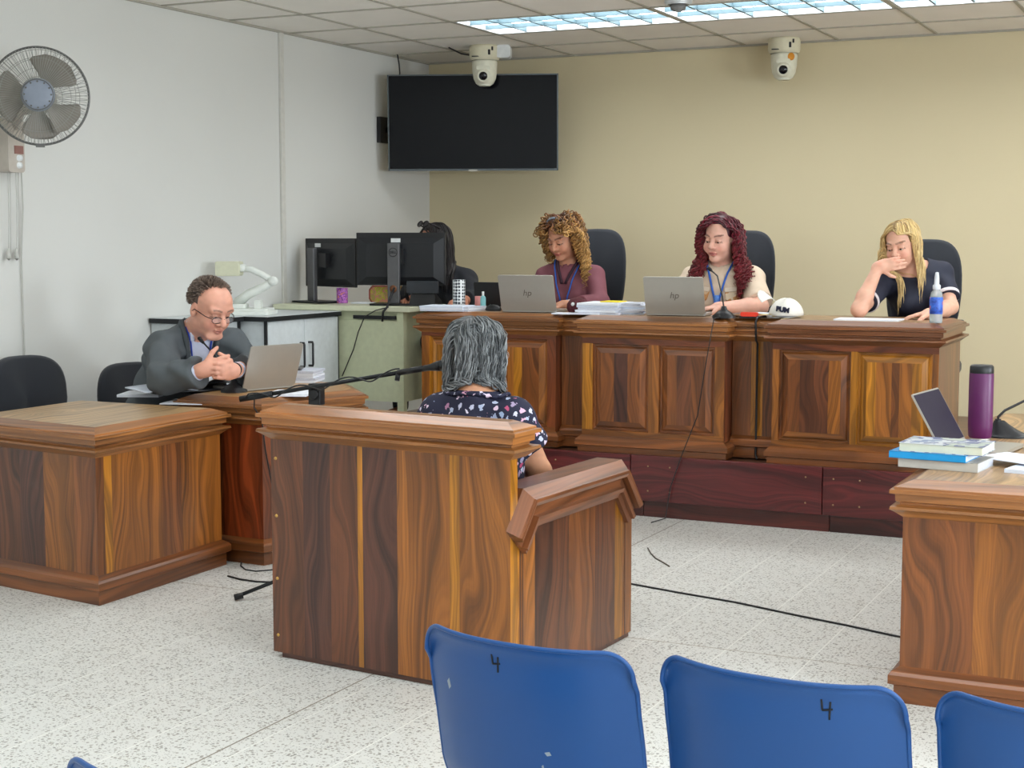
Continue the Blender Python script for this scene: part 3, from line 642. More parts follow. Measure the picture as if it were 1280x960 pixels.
# side chairs by the left desk
office_chair(-5.12, 5.545, (1, -.12, 0), .46, 0, .44, .44, 'empty black office chair behind the left desk, nearest the left edge', bz=at(42, 444, x=-5.33).z - .44, lean=.06)
office_chair(-4.97, 6.12, (1, -.22, 0), .46, 0, .44, .46, 'black office chair the man in the grey suit sits on', bz=at(145, 455, x=-5.2).z - .44, lean=.06)
# ================================================================== CABINETS AND GREEN DESK
lam = mat('grey_white_laminate', S(206, 212, 214), .45); bked = mat('black_edge_band', S(24, 26, 30), .5)
def cabinet(x0, x1, y0, y1, zt, label, doors):
    t = thing('storage_cabinet', ((x0 + x1) / 2, (y0 + y1) / 2, 0), label, 'cabinet')
    mb = MB(); mb.box(x0, x1 - .018, y0 + .01, y1 - .01, .05, zt - .03); mb.build('carcass', lam, t)
    mb = MB(); mb.box(x0, x1 - .03, y0 + .03, y1 - .03, 0, .05); mb.build('plinth', bked, t)
    mb = MB(); mb.box(x0, x1 + .012, y0 - .008, y1 + .008, zt - .002, zt); tp_ = mb.build('top', lam, t)
    mb = MB(); mb.box(x0, x1 + .0125, y0 - .0085, y1 + .0085, zt - .028, zt - .002); mb.box(x1 - .018, x1 - .004, y0, y0 + .014, .05, zt - .028); mb.box(x1 - .018, x1 - .004, y1 - .014, y1, .05, zt - .028); mb.build('black_edging', bked, t)
    if doors:
        ym = (y0 + y1) / 2
        for a, b_, hy in ((y0 + .016, ym - .002, ym - .045), (ym + .002, y1 - .016, ym + .045)):
            mb = MB(); mb.box(x1 - .018, x1, a, b_, .06, zt - .032); d = mb.build('door', lam, t, bevel=.001)
            mb = MB(); mb.tube([(x1, hy, zt - .17), (x1 + .028, hy, zt - .17), (x1 + .03, hy, zt - .18), (x1 + .03, hy, zt - .30), (x1 + .028, hy, zt - .31), (x1, hy, zt - .31)], .007, 8); mb.build('handle', black, d)
    return t
ca = at(333, 397, x=-5.0); cb = at(424, 388, x=-5.0); CZ = (ca.z + cb.z) / 2
cabinet(XL + .01, -5.0, ca.y, cb.y, CZ, 'white two-door cabinet with black edges and black handles, left of the green desk', True)
cabinet(XL + .01, -5.16, 6.72, ca.y - .02, CZ, 'white cabinet with a black edge behind the man in the grey suit', False)
# document camera
o = at(306, 384, x=-5.29); o.z = CZ; M = frame(o, (-.38, .92, 0)); t = thing('document_camera', o, 'white document camera with bent arm and boxy head on the white cabinets', 'document camera')
dcm = mat('document_camera_plastic', S(228, 232, 226), .4); s_ = 1 / 212
mb = tmb(M); mb.rbox(-.22, .17, -.13, .14, .0, .022, .02, ax=2); mb.rbox(-.16, .16, -.12, .1, .022, .036, .02, ax=2); mb.build('base', dcm, t, bevel=.003)
mb = tmb(M); mb.rbox(-.10, .02, -.06, .04, .036, .062, .02, ax=2); mb.build('control_panel', dcm, t, bevel=.004)
mb = tmb(M); mb.tube([(-.05, 0, .06), (.03, -.01, .12), (.13, -.02, .165), (.17, -.02, .19)], [.030, .028, .025, .022], 10); mb.build('lower_arm', dcm, t)
mb = tmb(M); mb.lathe([(0, -.025), (.026, -.025), (.028, 0), (.026, .025), (0, .025)], (.175, -.02, .195), 18, ax=Matrix.Rotation(PI / 2, 4, 'X')); mb.build('joint', dcm, t)
mb = tmb(M); mb.tube([(.165, -.02, .2), (.11, -.02, .235), (.05, -.02, .262), (.0, -.02, .27)], .019, 10); mb.build('upper_arm', dcm, t)
mb = tmb(M); mb.rbox(-.155, -.01, -.07, .03, .225, .31, .012); mb.build('camera_head', mat('document_camera_head', S(214, 214, 188), .45), t, bevel=.004)
mb = tmb(M); mb.lathe([(0, -.03), (.022, -.03), (.022, .035), (0, .035)], (-.005, -.02, .272), 18, ax=Matrix.Rotation(PI / 2, 4, 'X')); mb.build('head_joint', dcm, t)
mb = tmb(M); mb.rbox(.07, .11, -.06, .0, .036, .085, .008); mb.build('side_lamp', dcm, t)
# green desk on the platform
gy0, gy1 = 7.90, 8.34; gx1 = at(515, 420, y=gy0 + .02).x; gx0 = XL + .03
gr = mat('green_grey_paint', S(206, 212, 178), .45); gtp = mat('cream_laminate', S(216, 218, 190), .4)
t = thing('metal_office_desk', ((gx0 + gx1) / 2, gy0, DZ), 'pale green metal desk with cream top under the two monitors', 'desk')
mb = MB(); mb.box(gx0, gx1 + .012, gy0 - .02, gy1, JT - .035, JT - .002); mb.build('top', gtp, t, bevel=.004)
gxl = at(500, 420, y=gy0).x
mb = MB(); mb.box(gx0 + .02, gxl - .02, gy0 + .005, gy0 + .02, DZ + .14, JT - .09); mb.build('modesty_panel', gr, t)
for xa in (gx0 + .0, gxl - .02):
    mb = MB(); mb.box(xa, xa + .045, gy0, gy0 + .04, DZ, JT - .035); mb.box(xa, xa + .045, gy1 - .06, gy1 - .02, DZ, JT - .035); mb.box(xa + .012, xa + .03, gy0 + .04, gy1 - .06, DZ + .14, JT - .035); mb.build('leg_frame', gr, t)
mb = MB(); mb.box(gxl - .33, gxl - .03, gy0 - .0, gy0 + .012, JT - .082, JT - .06); mb.build('cable_slot', black, t)
mb = MB(); mb.box(gx0 + .05, gxl - .02, gy0 + .02, gy0 + .04, JT - .09, JT - .035); mb.build('top_rail', gr, t)
# monitors
def monitor(pxs, py0, py1, y, stand_px, base_py, label, yaw, logo, stand_w=.075, face=None, tilt=0):
    a = at(pxs[0], py0, y=y); b_ = at(pxs[1], py0, y=y); W = (b_ - a).length; zb_ = at(pxs[0], py1, y=y).z; Hh = a.z - zb_
    c = (a + b_) / 2; M = frame((c.x, c.y, zb_ + Hh / 2), face)
    W = W / max(.3, abs(V((M[0][0], M[1][0], 0)).dot(V((.9, .436, 0))) / (V((1, 0, 0)).dot(V((.9, .436, 0))))))
    bx = at(stand_px, 340, y=y).x - c.x; bx = bx / max(.4, abs(M[0][0]))
    bx = -abs(bx) if (stand_px > (pxs[0] + pxs[1]) / 2) == (M[0][0] < 0) else abs(bx)
    t = thing('computer_monitor', (c.x, c.y, JT), label, 'monitor')
    mb = tmb(M); mb.box(-W / 2, W / 2, .0, .018, -Hh / 2, Hh / 2); mb.build('display_shell', black, t, bevel=.003)
    mb = tmb(M); mb.box(-W / 2 + .012, W / 2 - .012, .0185, .02, -Hh / 2 + .015, Hh / 2 - .012); mb.build('screen', mat('monitor_screen_off', S(40, 60, 90), .2), t)
    mb = tmb(M); v = [(-W / 2 + .01, -Hh / 2 + .01), (W / 2 - .01, -Hh / 2 + .01), (W / 2 - .01, Hh / 2 - .03), (-W / 2 + .01, Hh / 2 - .03)]; u = [(x * .78, z * .72) for x, z in v]
    mb.face([(x, -.022, z) for x, z in u]); 
    for k in range(4): k2 = (k + 1) % 4; mb.face([(v[k][0], 0, v[k][1]), (v[k2][0], 0, v[k2][1]), (u[k2][0], -.022, u[k2][1]), (u[k][0], -.022, u[k][1])])
    mb.face([(x * .2, -.0225, z * .3 - .06) for x, z in v]); mb.build('rear_bulge', mat('monitor_back', S(30, 32, 36), .45), t)
    zt_ = -Hh / 2 + Hh * .80
    mb = tmb(M); mb.box(-.035, .035, -.06, -.02, -.03, .06); mb.build('vesa_mount', black, t)
    zbase = JT - (zb_ + Hh / 2)
    mb = tmb(M); mb.box(bx - stand_w / 2, bx + stand_w / 2, -.085, -.055, zbase + .012, zt_); st = mb.build('stand_column', mat('monitor_stand', S(96, 96, 98), .4, .4), t, bevel=.004)
    mb = tmb(M); mb.box(bx - .14, bx + .14, -.13, .08, zbase, zbase + .012); mb.build('stand_base', black, t, bevel=.003)
    mb = tmb(M); mb.box(bx - .03, bx + .03, -.0245, -.022, zt_ + .005, zt_ + .03); mb.build('sticker', white, t)
    if logo:
        mb = tmb(M @ Matrix.Translation((bx, -.086, zt_ - .055))); pts = [(.026 * math.cos(a), 0, .026 * math.sin(a)) for a in np.linspace(0, 2 * PI, 33)]; mb.tube(pts, .0025, 6, caps=False); lg = mb.build('logo_ring', black, t)
        text_obj('DELL', 'lettering', M @ Matrix.Translation((bx, -.0862, zt_ - .055)) @ Matrix(((1, 0, 0, 0), (0, 0, -1, 0), (0, 1, 0, 0), (0, 0, 0, 1))), .019, black, t, bold=.0006)
        mb = tmb(M @ Matrix.Translation((bx, -.0855, zbase + .10))); mb.lathe([(.0, 0), (.021, 0), (.023, .002), (.021, .004)], n=24, ax=Matrix.Rotation(PI / 2, 4, 'X')); mb.build('cable_hole', mat('cable_hole_copper', S(170, 120, 90), .4, .3), t)
    return t
monitor((447, 556), 291, 356, 8.08, 497, 385, 'larger black monitor seen from behind, brand ring on its grey stand', 0, True, face=(-.25, .97, 0))
monitor((379, 446), 298, 358, 8.14, 398, 382, 'smaller black monitor seen from behind, left of the larger one', 0, False, face=(.35, .94, 0), stand_w=.07)
# things on the green desk
def on(px, py, z): return at(px, py, z=z)
def mug(name, o, r, h, m, label, cat, prof=None):
    t = thing(name, o, label, cat); mb = MB(); mb.lathe(prof or [(0, 0), (r * .94, 0), (r, .004), (r, h), (r * .93, h), (r * .9, .01), (0, .01)], o, 28); mb.build('body', m, t); return t
def dotmat(name, base, dots, scale, thr):
    m, t_, b_ = nt(name); tc = N(t_, 'ShaderNodeTexCoord'); v = N(t_, 'ShaderNodeTexVoronoi', Scale=float(scale), Randomness=.15); t_.links.new(tc.outputs['Object'], v.inputs['Vector'])
    r = ramp(t_, v.outputs['Distance'], [(thr, dots), (thr + .03, base)]); t_.links.new(r.outputs[0], b_.inputs['Base Color']); b_.inputs['Roughness'].default_value = .4; return m
def blotch(name, cols, scale, rough=.6):
    m, t_, b_ = nt(name); tc = N(t_, 'ShaderNodeTexCoord'); v = N(t_, 'ShaderNodeTexNoise', Scale=float(scale), Detail=2.0); t_.links.new(tc.outputs['Object'], v.inputs['Vector'])
    n = len(cols); r = ramp(t_, v.outputs['Fac'], [(.3 + .4 * i / n, c) for i, c in enumerate(cols)]); r.color_ramp.interpolation = 'CONSTANT'; t_.links.new(r.outputs[0], b_.inputs['Base Color']); b_.inputs['Roughness'].default_value = rough; return m
def sit(px, py, y, z): p = at(px, py, y=y); return V((p.x, p.y, z))
t = mug('cup', sit(428, 370, 8.16, JT), .036, .095, blotch('purple_floral', [S(230, 140, 120), S(120, 60, 150), S(200, 120, 200), S(140, 70, 170)], 60), 'purple patterned cup on the green desk between the monitors', 'cup')
o = sit(479, 370, 8.25, JT)
t = thing('fabric_box', o, 'small yellow and pink fabric box behind the large monitor stand', 'box'); mb = MB(); mb.M = Matrix.Translation(o); mb.rbox(-.07, .13, -.05, .05, 0, .11, .03); mb.build('box_body', blotch('yellow_floral', [S(220, 190, 110), S(200, 200, 60), S(225, 150, 130), S(190, 170, 90)], 35), t)
mb = MB(); mb.M = Matrix.Translation(o); mb.tube([(-.05, -.052, .005), (-.068, -.052, .03), (-.068, -.052, .085), (-.045, -.052, .108), (.1, -.052, .108), (.128, -.052, .085), (.128, -.052, .03)], .005, 8); mb.build('trim_edge', mat('pink_trim', S(180, 100, 90), .6), t)
mb = MB(); mb.M = Matrix.Translation(sit(452, 379, 8.15, JT)); mb.box(-.05, .08, -.05, .05, 0, .008); tag(mb.build('paper_sheet', paper), 'loose white paper on the green desk between the two monitors', 'paper')
# telephone
o = sit(531, 375, 8.04, JT); M = frame(o, (-.2, 1, 0)); t = thing('desk_telephone', o, 'black desk telephone seen from behind, right of the large monitor stand', 'telephone')
mb = tmb(M)
mb.face([(-.085, -.05, 0), (.085, -.05, 0), (.085, .10, 0), (-.085, .10, 0)]); A_ = [(-.085, -.05, 0), (.085, -.05, 0), (.085, .10, 0), (-.085, .10, 0)]; B_ = [(-.075, -.03, .085), (.075, -.03, .085), (.08, .09, .03), (-.08, .09, .03)]
mb.face(B_)
for k in range(4): mb.face([A_[k], A_[(k + 1) % 4], B_[(k + 1) % 4], B_[k]])
mb.build('phone_body', black, t, bevel=.004)
mb = tmb(M); mb.box(-.1, .1, -.045, -.03, .075, .15); mb.build('tilted_display', mat('phone_grey', S(50, 54, 60), .35), t, bevel=.004)
mb = tmb(M); mb.tube([(-.11, -.02, .12), (-.115, .0, .06), (-.12, .06, .01)], .012, 8); mb.build('handset', black, t)
# papers left of clerk
def stack(name, o, w, d, n, th, label, cat='paper stack', yaw=0, m=paper, jit=.006, cols=None):
    t = thing(name, o, label, cat); z = 0
    for k in range(n):
        h_ = th / n; mb = MB(); mb.M = Matrix.Translation(V(o)) @ rotz(yaw + random.uniform(-.05, .05)) @ Matrix.Translation((random.uniform(-jit, jit), random.uniform(-jit, jit), z))
        mb.box(-w / 2, w / 2, -d / 2, d / 2, 0, h_ * .93, col=None); mb.build('paper_bundle', (cols[k % len(cols)] if cols else m), t); z += h_
    return t
pgrey = mat('paper_edges', S(196, 200, 212), .75, var=.12, scale=160); pblue = mat('paper_bluish', S(214, 222, 236), .7)
stack('document_stack', sit(560, 386, 7.55, JT), .26, .2, 3, .03, 'stack of white documents on the judges desk beside the dotted cup', yaw=.1, cols=[pgrey, paper, pblue])
stack('document_stack', sit(588, 386, 7.58, JT), .1, .2, 3, .026, 'smaller pile of white documents right of the dotted cup', yaw=-.1, cols=[pgrey, paper])
mug('patterned_cup', sit(574, 380, 7.72, JT), .036, .17, dotmat('white_dotted', S(220, 224, 226), S(40, 48, 60), 55, .42), 'tall white cup with dark dots before the person in black', 'cup')
mug('plastic_cup', sit(599, 375, 7.78, JT), .024, .075, mat('pink_plastic', S(214, 140, 136), .4), 'small pink cup on the judges desk left of the teal bottle', 'cup')
def bottle(o, r, h, mbody, mcap, label, name='bottle', cat='bottle'):
    t = thing(name, o, label, cat); mb = MB(); mb.lathe([(0, 0), (r, 0), (r, h * .68), (r * .45, h * .78), (0, h * .78)], o, 20); mb.build('body', mbody, t)
    mb = MB(); mb.lathe([(r * .42, h * .78), (r * .42, h), (0, h)], o, 16); mb.build('cap', mcap, t); return t
bottle(sit(604, 385, 7.70, JT), .016, .105, mat('teal_plastic', S(120, 180, 184), .35), white, 'small teal bottle with a white cap near the computer mouse')
# mouse
def mouse(o, yaw, label):
    t = thing('computer_mouse', o, label, 'mouse'); mb = MB(); mb.M = Matrix.Translation(o) @ rotz(yaw)
    mb.lathe([(0, 0), (.032, 0), (.036, .008), (.03, .024), (.016, .034), (0, .037)], n=20, ax=Matrix.Scale(1.6, 4, (0, 1, 0))); mb.build('shell', black, t)
    mb = MB(); mb.M = Matrix.Translation(o) @ rotz(yaw); mb.lathe([(0, -.003), (.008, -.003), (.008, .003), (0, .003)], (0, .03, .03), 12, ax=Matrix.Rotation(PI / 2, 4, 'Y')); mb.build('wheel', darkmetal, t)
mouse(sit(617, 384, 7.62, JT), 1.2, 'black computer mouse left of the curly haired woman\'s laptop')
# laptops -------------------------------------------------------------
def laptop(cx, cy, z, face, W, Dp, Hh, tilt, label, back=None, logo=None, screen=None, key=True):
    """face = direction the screen looks (towards its user)"""
    M = frame((cx, cy, z), face); t = thing('laptop', (cx, cy, z), label, 'laptop')
    mb = tmb(M); mb.rbox(-W / 2, W / 2, 0, Dp, .004, .016, .012, ax=2); mb.build('keyboard_base', silver, t)
    mb = tmb(M); mb.box(-W / 2 + .02, W / 2 - .02, .02, Dp * .55, .016, .0175); mb.build('keys', mat('laptop_keys', S(60, 62, 70), .5, var=.3, scale=300), t)
    T = M @ Matrix.Translation((0, 0, .014)) @ Matrix.Rotation(tilt, 4, 'X')
    mb = tmb(T); mb.rbox(-W / 2, W / 2, -.006, 0, 0, Hh, .01); lid = mb.build('lid', back or silver, t)
    mb = tmb(T); mb.box(-W / 2 + .006, W / 2 - .006, .0, .001, .012, Hh - .006); mb.build('screen', screen or mat('laptop_screen', S(46, 50, 62), .25), lid)
    if logo:
        text_obj(logo, 'logo', T @ Matrix.Translation((0, -.0066, Hh * .5)) @ Matrix(((1, 0, 0, 0), (0, 0, -1, 0), (0, 1, 0, 0), (0, 0, 0, 1))), .05, mat('logo_chrome', S(112, 106, 98), .3, .6), lid, shear=.25, ext=.0003)
    return t
def judge_laptop(p0, p1, py0, pyt, y, label, turn=0, tilt=.28, back=None):
    a = at(p0, py0, z=JT + .01); a2 = at(p0, py0, y=y); b_ = at(p1, py0, y=y); W = .318
    cx = (a2.x + b_.x) / 2; return laptop(cx, y, JT, (math.sin(turn), math.cos(turn), 0), W, .22, .206, tilt, label, logo='hp', back=back)
lb2 = mat('laptop_lid_shadow_silver', S(170, 166, 156), .4, .5)
judge_laptop(628, 696, 388, 343, 7.52, 'silver laptop facing the curly haired woman', turn=-.12, tilt=.34)
judge_laptop(806, 884, 393, 346, 7.52, 'silver laptop facing the woman with dark red hair', turn=-.12, tilt=.34)
# clerk's black screen at 595-625
o = sit(612, 380, 7.86, JT); laptop(o.x, 7.90, JT, (.15, 1, 0), .24, .02, .14, .12, 'black laptop standing between the person in black and the silver laptop', back=black)
# man's laptop
pl_ = at(331, 484, z=.757); laptop(pl_.x + .02, pl_.y + .0, .745, (-.96, .28, 0), .31, .225, .215, .34, 'silver laptop on the desk of the man in the grey suit', back=silver)
# right desk laptop
laptop(-.915, 5.50, .707, (.99, -.12, 0), .30, .21, .215, .52, 'silver laptop on the right desk seen edge-on with a dark screen', screen=mat('dark_purple_screen', S(36, 31, 48), .55, spec=.3))
# ================================================================== JUDGES' DESK TOP THINGS
stack('document_stack', sit(757, 389, 7.62, JT), .23, .28, 5, .062, 'thick stack of documents under a yellow note, right of the curly haired woman', yaw=.05, cols=[pgrey, paper, pgrey, pblue, paper])
o = sit(766, 376, 7.66, JT + .062); mb = MB(); mb.M = Matrix.Translation(o); mb.box(-.05, .06, -.06, .06, 0, .005); tag(mb.build('sticky_note', mat('yellow_paper', S(240, 215, 40), .6), bevel=.001), 'yellow note lying on the thick stack of documents', 'note')
stack('document_stack', sit(789, 388, 7.66, JT), .14, .22, 6, .06, 'untidy pile of white sheets touching the red haired woman\'s laptop', yaw=.25, jit=.018, cols=[pblue, paper, pgrey])
for px, py, y, w_, lab in ((733, 389, 7.50, .17, 'flat white paper before the curly haired woman\'s hand'), (704, 388, 7.47, .1, 'small white sheet beside the curly haired woman\'s laptop')):
    mb = MB(); mb.M = Matrix.Translation(sit(px, py, y, JT)) @ rotz(.1); mb.box(-w_ / 2, w_ / 2, -.05, .06, 0, .006); tag(mb.build('paper_sheet', paper), lab, 'paper')
# maroon crocheted pouch
o = sit(722, 383, 7.60, JT); t = thing('knitted_pouch', o, 'dark maroon knitted ball with a white badge beside the wrist watch', 'pouch'); mb = MB(); mb.lathe([(0, 0), (.045, .0), (.06, .025), (.058, .05), (.04, .075), (.015, .085), (0, .086)], o, 24); mb.build('pouch_body', mat('maroon_knit', S(84, 30, 38), .8, bump=.8, bscale=160, var=.3, scale=120), t)
mb = MB(); mb.lathe([(0, 0), (.011, 0), (.009, .004), (0, .005)], o + V((-.003, -.056, .05)), 12, ax=Matrix.Rotation(PI / 2, 4, 'X')); mb.build('badge', white, t)
# red haired woman: open papers, mic, stapler, keys
def curved_sheet(name, M, w, d, amp, m, label, cat, z=.004, th=.002):
    mb = tmb(M); mb.grid(lambda u, v_: ((u - .5) * w, (v_ - .5) * d, z + amp * math.sin(u * PI) ** 2 * (1 - .3 * v_)), 14, 3); return tag(mb.build(name, m, solid=th), label, cat)
curved_sheet('open_document', frame(sit(944, 389, 7.66, JT), (0, 1, 0)), .42, .2, .02, paper, 'open white document under the red haired woman\'s forearm', 'paper')
curved_sheet('open_document', frame(sit(868, 391, 7.46, JT), (.1, 1, 0)), .0001 + .2, .08, .01, paper, 'white sheet beside the red haired woman\'s laptop, before her hands', 'paper') if False else None
def gooseneck(o, pts, label, base_r=.055, r=.004, face=None):
    t = thing('gooseneck_microphone', o, label, 'microphone'); mb = MB(); mb.lathe([(0, 0), (base_r, 0), (base_r * .98, .012), (base_r * .6, .03), (base_r * .3, .042), (.012, .06), (0, .062)], o, 28, ax=None); mb.build('base', black, t)
    mb = MB(); mb.tube([o + V((0, 0, .05))] + pts, r, 8); mb.build('neck', black, t)
    d = (pts[-1] - pts[-2]).normalized(); mb = MB(); mb.tube([pts[-1] - d * .005, pts[-1] + d * .012, pts[-1] + d * .035, pts[-1] + d * .04], [.006, .009, .009, .005], 12); mb.build('capsule', mat('foam_black', S(30, 30, 32), .9), t); return t
o = sit(905, 394, 7.45, JT); gooseneck(o, [sit(903, 370, 7.5, 0) + V((0, 0, at(903, 370, y=7.5).z)), at(897, 345, y=7.6), at(889, 338, y=7.66)], 'black gooseneck microphone on the middle judges desk', base_r=.06)
mb = MB(); mb.tube([o + V((0, -.04, .006)), V((o.x - .01, JY - .07, JT + .003)), V((o.x - .03, JY - .09, JT - .15)), at(880, 470, y=JY - .06), at(872, 520, y=JY - .06), at(852, 570, y=JY - .07), at(838, 610, y=DY - .02), V((at(832, 640, y=DY - .02).x, DY - .02, .006)), V((at(822, 650, y=DY - .06).x, DY - .15, .004))], .0028, 6)
tag(mb.build('microphone_cable', black), 'thin black cable hanging down the front of the middle judges desk', 'cable')
mb = MB(); xg = (x21 + x30) / 2 + .015; mb.tube([(xg, JY + .3, JT + .004), (xg, JY + .09, JT + .004), (xg, JY + .065, JT - .02), (xg, JY + .075, JT - .11), (xg, JY + .105, JT - .13), (xg, JY + .10, DZ + .02), (xg + .02, JY + .06, DZ + .004)], .006, 6)
tag(mb.build('black_cable', black), 'black cable running down the filler by the right judges desk section', 'cable')
o = sit(937, 391, 7.5, JT); t = thing('stapler', o, 'small red stapler lying on the judges desk beside the microphone', 'stapler'); mb = MB(); mb.M = Matrix.Translation(o) @ rotz(.1); mb.rbox(-.045, .045, -.014, .014, .008, .03, .009); mb.build('red_arm', mat('red_plastic', S(220, 60, 40), .35), t); mb = MB(); mb.M = Matrix.Translation(o) @ rotz(.1); mb.box(-.05, .04, -.012, .012, 0, .008); mb.build('base_plate', darkmetal, t)
o = sit(962, 391, 7.5, JT); t = thing('key_bunch', o, 'bunch of keys on the judges desk left of the white cap', 'keys')
for k in range(4):
    a = k * 1.3; mb = MB(); mb.M = Matrix.Translation(o + V((0, 0, .004 + k * .005))) @ rotz(a); mb.lathe([(0, 0), (.012, 0), (.012, .003), (0, .003)], n=12); mb.box(.01, .05, -.004, .004, 0, .003); mb.build('key', mat('key_brass' if k % 2 else 'key_steel', S(170, 150, 90) if k % 2 else S(190, 190, 195), .35, .7), t)
pts = [(o + V((.014 * math.cos(a), .014 * math.sin(a), .012))) for a in np.linspace(0, 2 * PI, 20)]; mb = MB(); mb.tube(pts, .0015, 6, caps=False); mb.build('ring', mat('key_steel', None) if 'key_steel' in MATS else darkmetal, t)
# white cap with dark lettering
o = sit(983, 391, 7.62, JT); M = frame(o, (-.2, -1, 0)); t = thing('baseball_cap', o, 'white cap with dark lettering on the judges desk between the two women', 'cap')
capm = mat('white_cotton', S(226, 224, 216), .8, bump=.2, bscale=60)
mb = tmb(M); mb.grid(lambda u, v_: (.085 * math.cos(2 * PI * u) * math.cos(v_ * 1.5), .10 * math.sin(2 * PI * u) * math.cos(v_ * 1.5), .012 + .085 * math.sin(v_ * 1.5) * (1 + .06 * math.sin(7 * u * PI))), 32, 8, closed_u=True); mb.build('crown', capm, t, solid=.002)
mb = tmb(M @ Matrix.Translation((.06, .02, .035)) @ Matrix.Rotation(-.6, 4, 'Y') @ Matrix.Rotation(-PI / 2, 4, 'Z')); mb.grid(lambda u, v_: ((u - .5) * .15, .05 + v_ * .075 * math.sqrt(max(.02, 1 - (2 * u - 1) ** 2)), .02 + .02 * math.cos((u - .5) * PI)), 12, 4); mb.build('visor', capm, t, solid=.003)
text_obj('PUM', 'lettering', M @ Matrix.Translation((-.03, .099, .045)) @ Matrix.Rotation(.25, 4, 'Z') @ Matrix.Rotation(-.25, 4, 'X') @ Matrix(((-1, 0, 0, 0), (0, 0, 1, 0), (0, 1, 0, 0), (0, 0, 0, 1))) @ Matrix.Rotation(-.15, 4, 'Z'), .034, mat('navy_print', S(30, 36, 60), .6), t, bold=.002, ext=.004)
# blonde woman: paper and spray bottle
mb = MB(); mb.M = Matrix.Translation(sit(1086, 395, 7.56, JT)) @ rotz(.05); mb.box(-.16, .16, -.08, .1, 0, .006); tag(mb.build('paper_sheet', paper), 'white paper lying on the right judges desk before the blonde woman', 'paper')
o = V((at(1170, 400, y=7.47).x, 7.47, JT)); t = thing('sanitizer_bottle', o, 'clear spray bottle with blue label before the blonde woman', 'bottle')
clr = mat('clear_plastic', S(214, 226, 232), .15, trans=.6)
mb = MB(); mb.lathe([(0, 0), (.03, 0), (.031, .01), (.03, .125), (.026, .145), (.016, .158), (.016, .165), (0, .165)], o, 24); mb.build('body', clr, t)
mb = MB(); mb.lathe([(.0305, .042), (.0318, .045), (.0318, .122), (.0305, .124)], o, 24); lbm = blotch('blue_label', [S(40, 70, 160), S(50, 90, 190), S(60, 110, 210), S(180, 90, 130)], 26, .4); mb.build('label', lbm, t)
mb = MB(); mb.lathe([(.018, .16), (.019, .163), (.019, .18), (.012, .186), (.0115, .22), (.008, .242), (0, .245)], o, 18); mb.build('pump_cap', mat('pump_white', S(214, 218, 226), .35), t)
# ================================================================== MAN'S DESK THINGS
DB, DA = .745, .707
o = V((-4.28, 5.66, DB)) 
f = at(236, 484, z=DB + .01)
t = thing('open_folder', (f.x, f.y, DB), 'open folder of curling white papers before the man in the grey suit', 'folder'); M = frame((f.x, f.y, DB), (-.85, .5, 0))
mb = tmb(M); mb.grid(lambda u, v_: ((u - .5) * .44, (v_ - .5) * .3, .004), 2, 2); mb.build('cover', black, t, solid=.004)
mb = tmb(M); mb.grid(lambda u, v_: (-.01 + u * .24, (v_ - .5) * .28, .012 + .04 * math.sin(min(1, u * 1.3) * PI) + .02 * u), 12, 3); mb.build('right_page', paper, t, solid=.008)
mb = tmb(M); mb.grid(lambda u, v_: (-.26 + u * .25, (v_ - .5) * .28, .010 + .008 * math.sin(u * PI)), 12, 3); mb.build('left_page', pblue, t, solid=.006)
for px, py, a, w_, lab in ((180, 494, .4, .2, 'white paper lying over the left desk edge beside the open folder'), (236, 503, .3, .2, 'white sheet lying flat on the nearly bare left desk')):
    p = at(px, py, z=DA); mb = MB(); mb.M = Matrix.Translation(p) @ rotz(a); mb.box(-w_ / 2, w_ / 2, -.1, .1, 0, .004 if px > 200 else .012); tag(mb.build('paper_sheet', paper), lab, 'paper')
p = at(293, 490, z=DB); gooseneck(p, [at(283, 462, y=p.y + .0), at(268, 443, y=p.y + .02), at(254, 428, y=p.y + .04)], 'black gooseneck microphone in front of the man in the grey suit', base_r=.062)
p = at(369, 479, z=DB); stack('document_stack', p + V((-.05, .1, 0)), .22, .2, 5, .06, 'pile of white documents with a phone on top, right of the man\'s laptop', yaw=.3, cols=[paper, pgrey, paper])
mb = MB(); mb.M = Matrix.Translation(p + V((-.05, .08, .061))) @ rotz(.5); mb.rbox(-.035, .035, -.07, .07, 0, .009, .008, ax=2); tag(mb.build('mobile_phone', mat('phone_dark', S(70, 66, 66), .3), bevel=.001), 'dark mobile phone lying on the pile of documents', 'phone')
p = at(365, 493, z=DB); mb = MB(); mb.M = Matrix.Translation(p) @ rotz(.35); mb.box(-.09, .09, -.1, .1, 0, .012); tag(mb.build('paper_sheet', paper), 'white papers on the man\'s desk behind the microphone boom', 'paper')
# ================================================================== MICROPHONE BOOM STAND
bm_ = mat('stand_black_metal', S(38, 40, 42), .35, .5)
pole = at(396, 500, y=5.12); yb_ = 5.12; t = thing('microphone_stand', (pole.x, pole.y, 0), 'black boom microphone stand behind the witness box, aimed at the grey haired woman', 'microphone stand')
boom0 = at(300, 499, y=4.98); boom1 = at(552, 457, y=5.0); clampz = at(396, 483, y=yb_).z
mb = MB(); mb.tube([(pole.x, pole.y, .1), (pole.x, pole.y, clampz - .06)], .012, 10); mb.build('pole', bm_, t)
mb = MB(); mb.box(pole.x - .028, pole.x + .028, pole.y - .02, pole.y + .02, clampz - .075, clampz + .012); mb.tube([(pole.x, pole.y - .03, clampz - .03), (pole.x, pole.y + .03, clampz - .03)], .022, 12); mb.build('clamp', black, t, bevel=.004)
bc = V((pole.x, pole.y - .03, clampz))
mb = MB(); mb.tube([boom0, bc, boom1 - (boom1 - bc) * .25], .0085, 10); mb.tube([boom0, boom0 + (bc - boom0) * .45], .0125, 10); mb.build('boom_arm', bm_, t)
q0 = boom1 - (boom1 - bc) * .32
